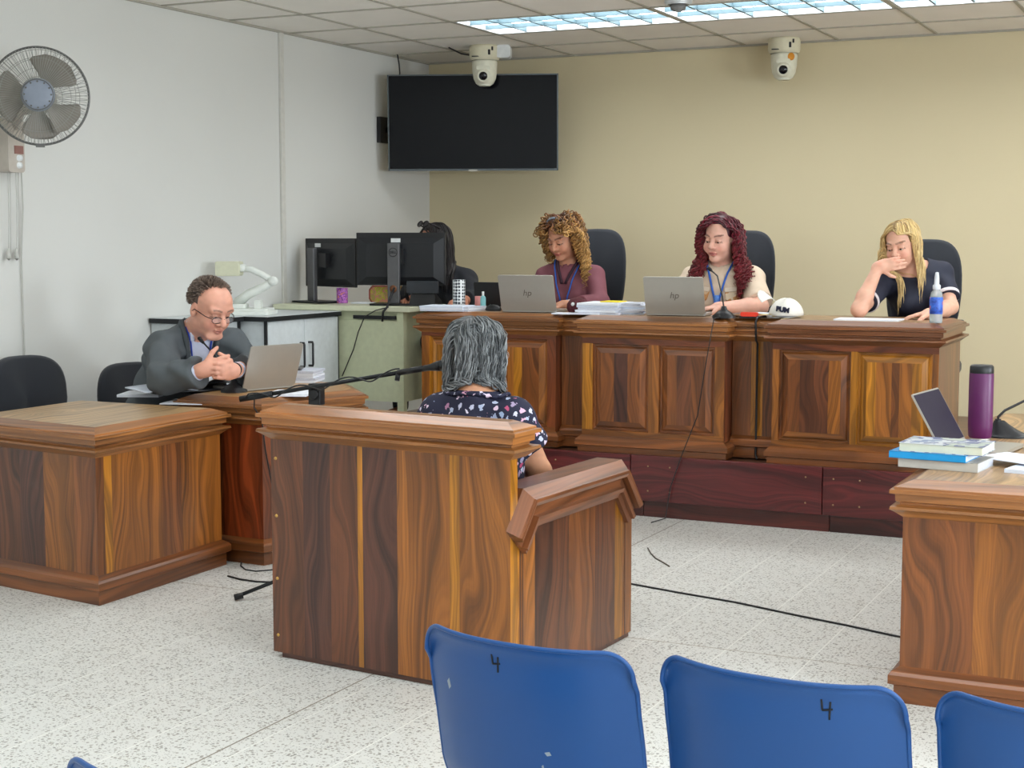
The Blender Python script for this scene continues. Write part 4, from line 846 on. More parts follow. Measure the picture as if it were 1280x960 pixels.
mb = MB(); mb.tube([q0, q0 + (boom1 - q0) * .6], .012, 10); mb.tube([q0 + V((0, 0, -.0)), q0 + V((0, -.01, -.03))], .01, 8); mb.build('boom_joint', black, t)
mb = MB(); mb.tube([boom0 + V((0.02, 0, 0)) + V((0, 0, .012 * 0)), ] + [boom0 + (boom1 - boom0) * u + V((0, -.016 * math.cos(u * 26), .016 * math.sin(u * 26))) for u in np.linspace(.05, .8, 50)], .003, 6)
lp = boom0 + (bc - boom0) * .3
mb.tube([lp + V((0, -.01, .01)), lp + V((-.02, -.02, -.0)), lp + V((-.03, -.01, -.05)), lp + V((-.0, -.0, -.10)), lp + V((.0, .02, -.22)), lp + V((.05, .03, -.5)), V((pole.x - .05, pole.y, .08))], .003, 6); mb.build('cable', black, t)
d = (boom1 - bc).normalized(); mb = MB(); mb.tube([boom1 - d * .15, boom1 - d * .06, boom1 - d * .02, boom1], [.010, .012, .019, .021], 16); mc = mb.build('microphone', black, t)
mb = MB(); mb.tube([boom1 - d * .002, boom1 + d * .015, boom1 + d * .03], [.021, .022, .012], 16); mb.build('grille', darkmetal, mc)
ft = at(293, 747, z=.012)
for k in range(3):
    dd = (V((ft.x, ft.y, 0)) - V((pole.x, pole.y, 0))); dd = rotz(k * 2 * PI / 3).to_3x3() @ dd
    e = V((pole.x, pole.y, 0)) + dd; mb = MB(); mb.tube([(pole.x, pole.y, .13), (e.x, e.y, .012)], .008, 8); l = mb.build('tripod_leg', bm_, t)
    mb = MB(); dn = dd.normalized(); mb.tube([V((e.x, e.y, .015)) - dn * .035 + V((0, 0, .004)), V((e.x, e.y, .013))], .0125, 10); mb.build('rubber_foot', black, l)
# floor cables
def floor_cable(pts, r, label, col=black):
    P = [at(x, y, z=r) for x, y in pts]; mb = MB(); mb.tube(P, r, 6); return tag(mb.build('floor_cable', col), label, 'cable')
floor_cable([(770, 727), (790, 730), (850, 741), (920, 753), (1000, 770), (1060, 782), (1110, 793), (1140, 799)], .004, 'long black cable lying straight across the speckled floor')
floor_cable([(810, 685), (814, 692), (820, 698), (829, 703), (837, 708)], .003, 'short bent dark wire on the floor right of the witness box', mat('wire_brown', S(90, 78, 66), .6))
floor_cable([(285, 720), (300, 724), (320, 727), (345, 728)], .004, 'black cable on the floor between the left desk and witness box')
floor_cable([(302, 702), (301, 707), (307, 712), (320, 714), (345, 712)], .003, 'thin black looped cable by the foot of the man\'s desk')
mb = MB(); mb.tube([at(486, 384, y=7.88), at(470, 388, y=7.86), at(456, 396, y=7.865), at(448, 415, y=7.87), at(442, 437, y=7.875), at(428, 470, y=7.88)], .0035, 6); tag(mb.build('monitor_cable', black), 'thin black cable sagging over the front of the green desk', 'cable')
mb = MB(); mb.tube([at(493, 360, y=7.99), at(488, 372, y=7.94), at(484, 384, y=7.88), at(479, 390, y=7.865), at(478, 402, y=7.87)], .007, 8); tag(mb.build('monitor_cable', black), 'thick black cable from the large monitor stand to the desk slot', 'cable')
# ================================================================== RIGHT DESK THINGS
def book(o, w, d, h, yaw, cover, pages, label, spine=True):
    t = thing('book', o, label, 'book'); M = Matrix.Translation(V(o)) @ rotz(yaw)
    mb = tmb(M); mb.box(-w / 2 + .002, w / 2 - .003, -d / 2 + .003, d / 2 - .003, .0015, h - .0015); mb.build('pages', pages, t)
    mb = tmb(M); mb.box(-w / 2, w / 2, -d / 2, d / 2, 0, .0015); mb.box(-w / 2, w / 2, -d / 2, d / 2, h - .0015, h)
    if spine: mb.box(-w / 2, w / 2, -d / 2, -d / 2 + .002, 0, h)
    mb.build('cover', cover, t); return t
mixc = blotch('printed_cover', [S(120, 140, 170), S(200, 205, 210), S(90, 100, 140), S(180, 190, 180)], 14, .35)
p = at(1176, 588, z=DA); b0 = V((p.x, p.y + .10, DA))
book(b0, .26, .19, .030, -.12, mat('grey_cover', S(188, 184, 176), .5), pgrey, 'grey thick book at the bottom of the pile on the right desk')
book(b0 + V((-.035, .0, .030)), .25, .2, .022, -.10, mat('cyan_cover', S(30, 150, 215), .35), paper, 'bright blue book in the middle of the pile on the right desk')
book(b0 + V((-.0, .01, .052)), .27, .19, .028, -.06, mixc, mat('cream_pages', S(214, 216, 196), .7), 'book with a printed blue-grey cover topping the pile on the right desk', spine=False)
o = at(1225, 549, z=DA); t = thing('insulated_bottle', o, 'tall purple insulated bottle with a black lid', 'bottle')
mb = MB(); mb.lathe([(0, 0), (.037, 0), (.038, .006)], o, 32); mb.build('steel_base', silver, t)
mb = MB(); mb.lathe([(.038, .006), (.042, .012), (.0445, .05), (.0445, .245), (.042, .25)], o, 32); mb.build('body', mat('purple_enamel', S(88, 24, 82), .4), t)
mb = MB(); mb.lathe([(.0435, .248), (.044, .252), (.043, .272), (.038, .278), (0, .279)], o, 32); mb.build('lid', black, t)
o = at(1262, 546, z=DA); M = frame(o, (.9, .43, 0)); t = thing('conference_microphone', o, 'black table microphone with raised neck at the right edge', 'microphone')
mb = tmb(M); mb.grid(lambda u, v_: ((.062 - .05 * v_ ** 1.4) * math.cos(2 * PI * u), (.09 - .07 * v_) * math.sin(2 * PI * u) - .04 * v_, .006 + .055 * v_ ** 1.6), 28, 8, closed_u=True); mb.lathe([(0, 0), (.07, 0), (.072, .006), (0, .007)], n=28, ax=Matrix.Scale(1.28, 4, (0, 1, 0))); mb.build('base', black, t)
mb = tmb(M); mb.tube([(0, -.045, .055), (0, -.045, .075), (0, -.02, .10), (0, .05, .135), (0, .14, .16), (0, .2, .19)], .005, 8); mb.tube([(0, -.045, .05), (0, -.045, .068)], .012, 10); mb.build('neck', black, t)
mb = tmb(M); mb.tube([(0, .2, .19), (0, .24, .21)], .009, 10); mb.build('capsule', mat('foam_black', None), t)
p = at(1258, 572, z=DA + .02); mb = MB(); mb.M = Matrix.Translation(V((p.x + .03, p.y, DA + .019))) @ rotz(-.5); mb.box(-.1, .12, -.09, .09, 0, .003); tag(mb.build('paper_sheet', paper), 'white paper resting on the keyboard of the right desk laptop', 'paper')
p = at(1290, 588, z=DA); mb = MB(); mb.M = Matrix.Translation(V((p.x, p.y + .0, DA))) @ rotz(-.2); mb.box(-.055, .2, -.1, .12, 0, .012); tag(mb.build('paper_sheet', pblue), 'white papers at the right edge in front of the laptop', 'paper')
# ================================================================== BLUE CHAIRS
bl = mat('blue_polypropylene', S(26, 74, 134), .38, var=.03, scale=3, bump=.04, bscale=700, spec=.5)
blm = mat('chair_frame_metal', S(60, 62, 66), .35, .7); ink = mat('marker_ink', S(16, 18, 24), .6)
def blue_chair(x, y, yaw, label, wd=.45, four=None, marks=()):
    """stackable shell chair, faces local +Y, back at y~0"""
    M = Matrix.Translation((x, y, 0)) @ rotz(yaw); t = thing('plastic_chair', (x, y, 0), label, 'chair', 'row of blue plastic chairs')
    def shell(u, v_):
        # u across -1..1, v from 0 (top of back) to 1 (front of seat)
        s_ = math.sin(PI * (u - .5))
        path = [(0, .79), (.012, .70), (.03, .60), (.045, .52), (.06, .47), (.10, .437), (.17, .43), (.27, .437), (.38, .44), (.43, .425), (.45, .40)]
        f = v_ * (len(path) - 1); i = min(int(f), len(path) - 2); k = f - i
        y_ = path[i][0] * (1 - k) + path[i + 1][0] * k; z_ = path[i][1] * (1 - k) + path[i + 1][1] * k
        bk = max(0, 1 - v_ / .5)
        half = wd / 2 * (1 - .02 * bk) if v_ > .55 else wd / 2 * (1 - .05 * math.exp(-((v_ - .44) / .07) ** 2))
        # rounded top corners
        if v_ < .10: 
            pass
        if v_ < .3: cn = max(0, (abs(s_) - .78) / .22); z_ = .6 + (z_ - .6) * (1 - .055 * (1 - math.sqrt(max(0, 1 - cn * cn))) / .19) if z_ > .6 else z_
        X_ = s_ * half
        wrap = .058 * abs(s_) ** 2.6 * (1 if v_ < .45 else max(0, 1 - (v_ - .45) / .1))
        flare = .0 * max(0, (abs(s_) - .88) / .12) * (1 if v_ < .45 else max(0, 1 - (v_ - .45) / .1))
        z_ += (.004 * abs(s_) ** 2) * (1 if v_ < .2 else 0) + (.03 * abs(s_) ** 3 if v_ > .55 else 0)
        lip = -.010 * max(0, 1 - v_ / .03)
        return (X_, y_ + wrap + flare + lip, z_ * .962)
    mb = tmb(M); mb.grid(shell, 48, 60); sh = mb.build('shell', bl, t, solid=.005)
    mb = tmb(M)
    def edge_pts():
        P = [shell(0, v_ / 60) for v_ in range(60, -1, -1)] + [shell(u / 48, 0) for u in range(49)] + [shell(1, v_ / 60) for v_ in range(61)]
        return P
    mb.tube(edge_pts(), .0042, 8); mb.build('rim', bl, t)
    for sx in (-1, 1):
        mb = tmb(M); mb.tube([(sx * .19, .02, 0), (sx * .17, .09, .40), (sx * .165, .12, .425)], .011, 10); mb.build('leg', blm, t)
        mb = tmb(M); mb.tube([(sx * .19, .44, 0), (sx * .17, .38, .39), (sx * .165, .34, .425)], .011, 10); mb.build('leg', blm, t)
    mb = tmb(M); mb.tube([(-.165, .12, .422), (.165, .12, .422)], .010, 8); mb.tube([(-.165, .34, .422), (.165, .34, .422)], .010, 8); mb.tube([(-.165, .12, .422), (-.165, .34, .422)], .010, 8); mb.tube([(.165, .12, .422), (.165, .34, .422)], .010, 8); mb.build('seat_frame', blm, t)
    def surf(u, v_, off=-.0034): u = .5 + math.asin(max(-1, min(1, 2 * u - 1))) / PI; p = V(shell(u, v_)); return p + V((0, off, 0))
    if four:
        u0, v0, sc = four; q = [((-.5, .6), (-.45, -.15)), ((-.45, -.15), (.55, -.05)), ((.35, .45), (.2, -.75))]
        mb = tmb(M)
        for (a, b_), (c_, d_) in q:
            P = [surf(u0 + (a + (c_ - a) * k / 4) * sc, v0 - (b_ + (d_ - b_) * k / 4) * sc * .75, -.0033) for k in range(5)]
            mb.tube(P, .0016, 6)
        mb.build('handwritten_number', ink, t)
    if marks:
        mb = tmb(M)
        for u0, v0, w_, h_ in marks:
            mb.face([surf(u0 - w_, v0 - h_ * .3, -.0031), surf(u0 - w_ * .3, v0 + h_, -.0031), surf(u0 + w_, v0 + h_ * .4, -.0031), surf(u0 + w_ * .5, v0 - h_, -.0031)])
        mb.build('scuff_mark', mat('pale_scuff', S(150, 160, 170), .7), t)['kind'] = 'stuff'
    return t
def bchair(lp, rp, label, **k):
    a = at(*lp, z=.755); b_ = at(*rp, z=.755); dv = b_ - a; yaw = math.atan2(dv.y, dv.x); fwd = V((-math.sin(yaw), math.cos(yaw), 0)); c_ = (a + b_) / 2 - fwd * .07
    blue_chair(c_.x, c_.y, yaw, label, wd=dv.length, **k); return c_, yaw, dv.length
ca_, _, _ = bchair((542, 777), (800, 818), 'leftmost blue plastic chair, number 4 written near its top left', four=(.42, .045, .036), marks=((.13, .12, .012, .012), (.63, .215, .016, .006), (.60, .25, .006, .006)))
cb_, yw, wd_ = bchair((835, 815), (1139, 861), 'middle blue plastic chair, number 4 written near its top right', four=(.725, .045, .038))
cc_ = cb_ + (cb_ - ca_); blue_chair(cc_.x, cc_.y, yw, 'rightmost blue plastic chair, cut by the right edge of the picture', wd=wd_)
p = at(99, 938, z=.755); blue_chair(p.x + .215, p.y - .07, 0, 'blue plastic chair at the bottom left, only its rounded top corner showing', wd=.43)
# ================================================================== PEOPLE (signed-distance bodies meshed with surface nets)
def smin(a, b, k):
    if k <= 0: return np.minimum(a, b)
    h = np.maximum(k - np.abs(a - b), 0) / k; return np.minimum(a, b) - h * h * k * .25
def nv(p): return np.array([p[0], p[1], p[2]], dtype=np.float64)
def fr3(fwd, up=(0, 0, 1)):
    f = nv(fwd); f = f / np.linalg.norm(f); r = np.cross(f, nv(up)); r /= np.linalg.norm(r); return np.stack([r, f, np.cross(r, f)], 1)
class SDF:
    def __init__(s): s.p = []
    def E(s, c, r, R=None, k=.03, op=1): s.p.append(('E', nv(c), nv(r), np.eye(3) if R is None else R, k, op)); return s
    def C(s, a, b, ra, rb, k=.03, op=1): s.p.append(('C', nv(a), nv(b), (ra, rb), None, k, op)); return s
    def F(s, fn, op=-1, k=.004): s.p.append(('F', fn, None, None, None, k, op)); return s
    def __call__(s, P):
        d = np.full(len(P), 9.0)
        for q in s.p:
            if q[0] == 'E':
                l = (P - q[1]) @ q[3]; k0 = np.sqrt(((l / q[2]) ** 2).sum(1)) + 1e-9; k1 = np.sqrt(((l / q[2] ** 2) ** 2).sum(1)) + 1e-9; v = k0 * (k0 - 1) / k1; k, op = q[4], q[5]
            elif q[0] == 'C':
                ab = q[2] - q[1]; t = np.clip(((P - q[1]) @ ab) / (ab @ ab), 0, 1); v = np.linalg.norm(P - q[1] - t[:, None] * ab, axis=1) - (q[3][0] + (q[3][1] - q[3][0]) * t); k, op = q[5], q[6]
            else: v = q[1](P); k, op = q[5], q[6]
            if op == 1: d = smin(d, v, k)
            elif op == -1: d = -smin(-d, v, k)
            else: d = -smin(-d, -v, k)   # intersect
        return d
    def grad(s, P, e=.002):
        g = np.stack([s(P + np.eye(3)[i] * e) - s(P - np.eye(3)[i] * e) for i in range(3)], 1); return g / (np.linalg.norm(g, axis=1, keepdims=True) + 1e-9)
def snet(fn, lo, hi, h, name, mat_, parent=None, col=None, noise=None):
    lo = nv(lo); hi = nv(hi); B = 8; nb = np.ceil((hi - lo) / (h * B)).astype(int); n = nb * B
    bc = np.stack(np.meshgrid(*[(np.arange(m) + .5) * B * h for m in nb], indexing='ij'), -1).reshape(-1, 3) + lo
    dc = fn(bc); act = np.abs(dc) < h * B * .87 * 1.5 + .03
    Vv = np.repeat(np.repeat(np.repeat(np.where(dc < 0, -1., 1.).reshape(nb).astype(np.float32), B, 0), B, 1), B, 2)
    off = np.stack(np.meshgrid(*[np.arange(B)] * 3, indexing='ij'), -1).reshape(-1, 3)
    bi = np.stack(np.unravel_index(np.nonzero(act)[0], nb), 1) * B
    for s0 in range(0, len(bi), 600):
        ii = (bi[s0:s0 + 600, None, :] + off[None]).reshape(-1, 3); Vv[ii[:, 0], ii[:, 1], ii[:, 2]] = fn(lo + ii * h)
    Vv[0], Vv[-1], Vv[:, 0], Vv[:, -1], Vv[:, :, 0], Vv[:, :, -1] = 1, 1, 1, 1, 1, 1
    neg = Vv < 0; c = np.zeros(tuple(n - 1), np.int8)
    sl = lambda o, m: slice(o, m - 1 + o)
    for o in np.ndindex(2, 2, 2): c += neg[sl(o[0], n[0]), sl(o[1], n[1]), sl(o[2], n[2])]
    cells = np.argwhere((c > 0) & (c < 8)); idx = np.full(tuple(n - 1), -1, np.int64); idx[tuple(cells.T)] = np.arange(len(cells))
    acc = np.zeros((len(cells), 3)); cnt = np.zeros(len(cells))
    for o in np.ndindex(2, 2, 2):
        for ax in range(3):
            if o[ax]: continue
            p = list(o); p[ax] = 1; a = Vv[tuple((cells + o).T)].astype(float); b_ = Vv[tuple((cells + p).T)].astype(float)
            m = (a < 0) != (b_ < 0); t = np.where(m, a / np.where(m, a - b_, 1), 0); q = np.tile(np.array(o, float), (len(cells), 1)); q[:, ax] = t
            acc[m] += q[m]; cnt[m] += 1
    vs = lo + (cells + acc / cnt[:, None]) * h
    faces = []
    for ax in range(3):
        u, w = (ax + 1) % 3, (ax + 2) % 3; sA = [slice(None)] * 3; sB = [slice(None)] * 3; sA[ax] = slice(0, n[ax] - 1); sB[ax] = slice(1, n[ax])
        ch = np.argwhere(neg[tuple(sA)] != neg[tuple(sB)]); ch = ch[(ch[:, u] > 0) & (ch[:, w] > 0) & (ch[:, u] < n[u] - 1) & (ch[:, w] < n[w] - 1)]
        q = []
        for du, dw in ((1, 1), (0, 1), (0, 0), (1, 0)):
            t = ch.copy(); t[:, u] -= du; t[:, w] -= dw; q.append(idx[tuple(t.T)])
        # order (u-,w-),(u+,w-),(u+,w+),(u-,w+)
        q = np.stack(q, 1); ins = neg[tuple(ch.T)]; q[~ins] = q[~ins][:, ::-1]; faces.append(q)
    F_ = np.concatenate(faces); F_ = F_[(F_ >= 0).all(1)]
    L0_ = nv(woff(parent)) if parent is not None else np.zeros(3)
    return npmesh(name, vs - L0_, F_, mat_, parent, col(vs) if col else None)
def npmesh(name, vs, F_, mat_, parent, cols=None):
    me = bpy.data.meshes.new(name); me.vertices.add(len(vs)); me.vertices.foreach_set('co', np.ascontiguousarray(vs, np.float32).ravel())
    me.loops.add(F_.size); me.loops.foreach_set('vertex_index', F_.ravel().astype(np.int32)); me.polygons.add(len(F_))
    me.polygons.foreach_set('loop_start', np.arange(0, F_.size, 4, dtype=np.int32)); me.polygons.foreach_set('loop_total', np.full(len(F_), 4, np.int32)); me.polygons.foreach_set('use_smooth', np.ones(len(F_), bool))
    if cols is not None:
        a = me.attributes.new('wc', 'FLOAT_COLOR', 'POINT'); a.data.foreach_set('color', np.concatenate([cols, np.ones((len(cols), 1))], 1).astype(np.float32).ravel())
    me.materials.append(mat_); me.update(); me.validate()
    o = bpy.data.objects.new(name, me); C.objects.link(o); o.parent = parent; return o
def folds(P, amp, sc=26., seed=0):
    q = P * sc + seed; return amp * (np.sin(q[:, 0] * 1.1 + 2.1 * np.sin(q[:, 2] * .6 + seed) + q[:, 2] * .7) * .6 + np.sin(q[:, 2] * 1.3 + 1.7 * np.sin(q[:, 1] * .8) + q[:, 0] * .4) * .4)
class Head:
    def __init__(s, c, fwd, up=(0, 0, 1), sc=1.0): s.c = nv(c); s.R = fr3(fwd, up); s.s = sc
    def w(s, p): return s.c + s.R @ (nv(p) * s.s)
    def l(s, P): return ((P - s.c) @ s.R) / s.s
    def M(s): return Matrix([list(s.R[i] * s.s) + [s.c[i]] for i in range(3)] + [[0, 0, 0, 1]])
def head_prims(S_, h, jaw=1.0, fat=0.0, nose=1.0, male=False):
    s = h.s; E = lambda c, r, k=.02, op=1: S_.E(h.w(c), np.array(r) * s, h.R, k * s, op)
    E((0, -.018, .038), (.074, .096, .084), .02); E((0, .022, -.035), (.059 + fat, .066, .080), .035)
    E((0, .068, -.100), (.024 * jaw + fat * .5, .020, .017), .03); E((.034, .058, -.038), (.028 + fat, .026, .030), .02); E((-.034, .058, -.038), (.028 + fat, .026, .030), .02)
    E((0, .079, .026), (.050, .013, .010), .018)
    if male: E((0, .030, .050), (.066, .062, .052), .03); E((0, .080, .024), (.054, .014, .012), .018)
    if fat > .004: E((0, .035, -.105), (.05, .05, .03), .03)
    for x in (-.031, .031): E((x, .094, .002), (.017, .013, .011), .012, -1)
    for x in (-.031, .031): E((x, .0775, .0035), (.0150, .0125, .0115), .004)
    S_.C(h.w((0, .084, .012)), h.w((0, .108 * (1 if nose == 1 else 1.02), -.028)), .008 * s * nose, .0105 * s * nose, .010 * s)
    for x in (-.0125, .0125): E((x * nose, .095, -.032), (.009 * nose, .011, .008), .006)
    E((0, .091, -.060), (.023, .010, .0055), .004); E((0, .089, -.0715), (.019, .010, .0065), .004); E((0, .098, -.0655), (.018, .006, .0012), .002, -1)
    for x in (-.076, .076): E((x, -.012, -.008), (.009, .019, .032), .006); E((x * 1.10, -.006, -.006), (.006, .010, .018), .004, -1)
def limb(S_, pts, rs, k=.03):
    for a, b_, ra, rb in zip(pts, pts[1:], rs, rs[1:]): S_.C(a, b_, ra, rb, k)
def hand_prims(S_, wrist, d, n, sc=1.0, curl=(.35, .4, .45, .5), thumb=.6, side=1, spread=.0):
    """d: direction of the fingers, n: palm normal (fingers curl towards it), side: +1 thumb along n x d"""
    w = nv(wrist); d = nv(d) / np.linalg.norm(nv(d)); n = nv(n); n = n - d * (n @ d); n /= np.linalg.norm(n); l = np.cross(n, d) * side
    R = np.stack([l, d, n], 1); S_.E(w + d * .045 * sc, np.array((.040, .052, .0145)) * sc, R, .02); S_.C(w - d * .01, w + d * .02 * sc, .024 * sc, .028 * sc, .02)
    nails = []
    for i, (o_, L_, cu) in enumerate(zip((.030, .010, -.010, -.029), (.072, .080, .074, .058), curl)):
        p = w + (d * (.082 - .004 * abs(i - 1)) + l * o_) * sc; a = cu * .6; dd = d + l * (o_ * spread * 10)
        dd /= np.linalg.norm(dd)
        for j, f in enumerate((.45, .31, .24)):
            v = dd * math.cos(a) + n * math.sin(a); q = p + v * L_ * f * sc; S_.C(p, q, (.0092 - .0008 * j) * sc, (.0086 - .0009 * j) * sc, .0035); p = q; a += cu
        nails.append((q, v))
    p = w + (d * .028 + l * .030) * sc
    for j, (f, r0, r1) in enumerate(((.042, .0135, .0105), (.030, .0105, .0085))):
        v = d * (.62 + .2 * j) + l * (.75 - .35 * j * thumb) + n * (.35 + .35 * thumb * j); v /= np.linalg.norm(v); q = p + v * f * sc; S_.C(p, q, r0 * sc, r1 * sc, .006); p = q
    return nails
def face_color(h, skin, lip, brow, blush=None, stub=None):
    skin = np.array(skin[:3]); lip = np.array(lip[:3]); brow = np.array(brow[:3])
    def fn(P):
        q = h.l(P); c = np.tile(skin, (len(P), 1)); nz = 1 + .05 * np.sin(q[:, 0] * 90 + 3 * np.sin(q[:, 2] * 70)) * np.sin(q[:, 2] * 110); c *= nz[:, None]
        def mixc(m, col): nonlocal c; c = c * (1 - m[:, None]) + col * m[:, None]
        front = (q[:, 1] > .05)
        bl_ = np.exp(-(((np.abs(q[:, 0]) - .040) / .02) ** 2 + ((q[:, 2] + .036) / .02) ** 2)) * front * .35
        if blush is not None: mixc(bl_, np.array(blush[:3]))
        if stub is not None: mixc(.35 * front * (q[:, 2] < -.045) * (q[:, 2] > -.14), np.array(stub[:3]))
        e = ((q[:, 0] / .024) ** 2 + ((q[:, 2] + .066) / .0115) ** 2); hl = (q[:, 1] > .07) * (q[:, 1] < .1075); mixc(np.clip((1.15 - e) * 3, 0, 1) * hl * .7, lip)
        mixc(np.clip((1 - (q[:, 0] / .017) ** 2 - ((q[:, 2] + .0655) / .002) ** 2) * 3, 0, 1) * hl * .8, lip * .3)
        x = np.abs(q[:, 0]); zb = .026 + .006 * np.sin(np.clip((x - .012) / .04, 0, 1) * PI * .8)
        mixc(np.clip(1.6 - np.abs(q[:, 2] - zb) / .0032, 0, 1) * (x > .012) * (x < .052) * (q[:, 1] > .05) * (q[:, 1] < .11) * .85, brow)
        zl = -.0035 - .002 * ((x - .031) / .016) ** 2
        mixc(np.clip(1.5 - np.abs(q[:, 2] - zl) / .0022, 0, 1) * (x > .015) * (x < .049) * (q[:, 1] > .06) * (q[:, 1] < .105) * .9, brow * .35)
        mixc(np.exp(-(((x - .031) / .018) ** 2 + ((q[:, 2] - .006) / .009) ** 2)) * .28 * (q[:, 1] > .05), skin * .55)  # soft eye-socket shade painted into the skin colour
        return c
    return fn
skin_mat = mat('skin', None, .48, var=.05, scale=40, attr=True, subs=.12, spec=.4)
hair_mat = mat('hair', None, .42, var=.15, scale=90, attr=True, spec=.5)
def hairmesh(name, P, rad, cols, parent, sides=5):
    """P (S,T,3) paths"""
    Sn, T, _ = P.shape; t = np.gradient(P, axis=1); t /= np.linalg.norm(t, axis=2, keepdims=True) + 1e-9
    ref = np.array([.31, .82, .48]); a = np.cross(t, ref); a /= np.linalg.norm(a, axis=2, keepdims=True) + 1e-9; b_ = np.cross(t, a)
    an = np.arange(sides) * 2 * PI / sides
    R = P[:, :, None, :] + (a[:, :, None, :] * np.cos(an)[None, None, :, None] + b_[:, :, None, :] * np.sin(an)[None, None, :, None]) * rad[:, :, None, None]
    vs = R.reshape(-1, 3); i = np.arange(Sn)[:, None, None] * T * sides; j = np.arange(T - 1)[None, :, None] * sides; k = np.arange(sides)[None, None, :]; k2 = (k + 1) % sides
    F_ = np.stack([i + j + k, i + j + k2, i + j + sides + k2, i + j + sides + k], -1).reshape(-1, 4)
    cc = np.repeat(cols.reshape(-1, 3), sides, 0)
    return npmesh(name, vs - nv(woff(parent)), F_, hair_mat, parent, cc)
def grow_hair(parent, h, body, n, L, colfn, curl=0., freq=180., r=.0035, part=0.0, vol=.012, cloth=.014, seed=1, back=False, lift=.4, steps=34, name='hair', region=None, sway=(0, 0, 0), capcol=None, grav=.34, hairline=.066, lr=(.75, 1.0), rmax=.125, lside=(1, 1), ymax=.045, hoff=0., capk=1.0, flare=0.):
    rng = np.random.default_rng(seed); s = h.s; roots = []; g = 0
    while len(roots) < n:
        v = rng.normal(size=3); v /= np.linalg.norm(v)
        if v[2] < -.35: continue
        if v[1] > .35 and v[2] < .62 + .15 * abs(v[0] - part): continue
        if v[1] > 0 and v[2] < .1: continue
        if region is not None and not region(v): continue
        roots.append(v)
    Dn = np.array(roots); c0 = np.array((0, -.018, .038)); rr = np.array((.076, .098, .087)) * capk
    p = c0 + Dn * rr; nrm_ = Dn / rr; nrm_ /= np.linalg.norm(nrm_, axis=1, keepdims=True)
    sx = np.where(p[:, 0] > part * .07, 1., -1.)
    v = nrm_ * lift + np.stack([sx * .7, -.25 - (0 if back else 0) + 0 * sx, -.15 + 0 * sx], 1); v /= np.linalg.norm(v, axis=1, keepdims=True)
    W = h.c + (p * s) @ h.R.T; v = v @ h.R.T; off = .004 + rng.uniform(0, vol, n); Ls = L * rng.uniform(lr[0], lr[1], n) * np.where(p[:, 0] > 0, lside[0], lside[1]); ds = Ls / steps
    rq = rng.uniform(.78, 1.08, n); path = [W.copy()]; gr = np.array([sway[0], sway[1], -1.0])
    cap_ = SDF().E(h.w(c0), rr * s, h.R)
    for k in range(steps):
        v = v * (1 - grav) + gr * grav; v /= np.linalg.norm(v, axis=1, keepdims=True); W = W + v * ds[:, None]
        for it in range(2):
            d = body(W); offk = .004 + (off - .004) * min(1, k / 8); need = offk + np.where(W[:, 2] < h.w((0, 0, -.11))[2], cloth, .003); m = d < need
            if m.any():
                gg = body.grad(W[m]); W[m] += gg * (need[m] - d[m])[:, None]
        q = h.l(W); m = (q[:, 1] > .02) & (np.abs(q[:, 0]) < hairline + .008) & (q[:, 2] < .070) & (q[:, 2] > -.13)
        m2 = (q[:, 1] > ymax - .0) & (q[:, 2] < .055) & (q[:, 2] > -.165)
        if m2.any(): q[m2, 1] = ymax - off[m2] * .5; W[m2] = h.c + (q[m2] * s) @ h.R.T; m = m & ~(m2 & (np.abs(q[:, 0]) > hairline))
        if m.any():
            q[m, 0] = np.where(q[m, 0] > part * .05, 1, -1) * (hairline + .008 + (off[m] - .004)) ; q[m, 1] = np.minimum(q[m, 1], ymax + 0 * off[m]); W[m] = h.c + (q[m] * s) @ h.R.T
        dx = W[:, :2] - h.c[:2]; rad_ = np.linalg.norm(dx, axis=1); rm = rmax * rq * (1 + flare * np.clip((-.10 * s - (W[:, 2] - h.c[2])) / .15, 0, 1)); f_ = np.where(rad_ > rm, rm / (rad_ + 1e-9), 1)[:, None]; W[:, :2] = h.c[:2] + dx * f_
        v = W - path[-1]; v /= np.linalg.norm(v, axis=1, keepdims=True) + 1e-9; path.append(W.copy())
    P = np.stack(path, 1)
    # smooth
    for _ in range(3): P[:, 1:-1] = (P[:, :-2] + P[:, 1:-1] * 2 + P[:, 2:]) / 4
    if curl > 0:
        m_ = int(steps * (3 if curl > .006 else 2)); ti = np.linspace(0, P.shape[1] - 1, m_); i0 = np.minimum(ti.astype(int), P.shape[1] - 2); f = (ti - i0)[None, :, None]; P = P[:, i0] * (1 - f) + P[:, i0 + 1] * f
        t = np.gradient(P, axis=1); t /= np.linalg.norm(t, axis=2, keepdims=True) + 1e-9; a = np.cross(t, [.3, .8, .5]); a /= np.linalg.norm(a, axis=2, keepdims=True) + 1e-9; b_ = np.cross(t, a)
        u = np.linspace(0, 1, m_)[None, :]; amp = curl * np.clip(u * 2.2, 0, 1) * rng.uniform(.6, 1.2, (n, 1)); ph = rng.uniform(0, 6.28, (n, 1)) + u * Ls[:, None] * freq * rng.uniform(.85, 1.15, (n, 1))
        P = P + a * (amp * np.cos(ph))[:, :, None] + b_ * (amp * np.sin(ph))[:, :, None]
    T = P.shape[1]; u = np.linspace(0, 1, T); rad = r * (.9 + .3 * np.sin(u * PI))[None, :] * np.clip((1.02 - u) * 6, .12, 1)[None, :] * rng.uniform(.7, 1.3, (n, 1))
    cols = colfn(rng.random(n), u, rng)
    o = hairmesh(name, P, rad, cols, parent)
    # scalp cap
    S_ = SDF().E(h.w((0, -.020, .040)), np.array((.079, .098, .088)) * s * capk, h.R, 0)
    S_.F(lambda P: -h.l(P)[:, 2] * s - .03 * s + np.maximum(h.l(P)[:, 1] - .0, 0) * .9 * s + .0 * P[:, 0], op=2, k=.006)
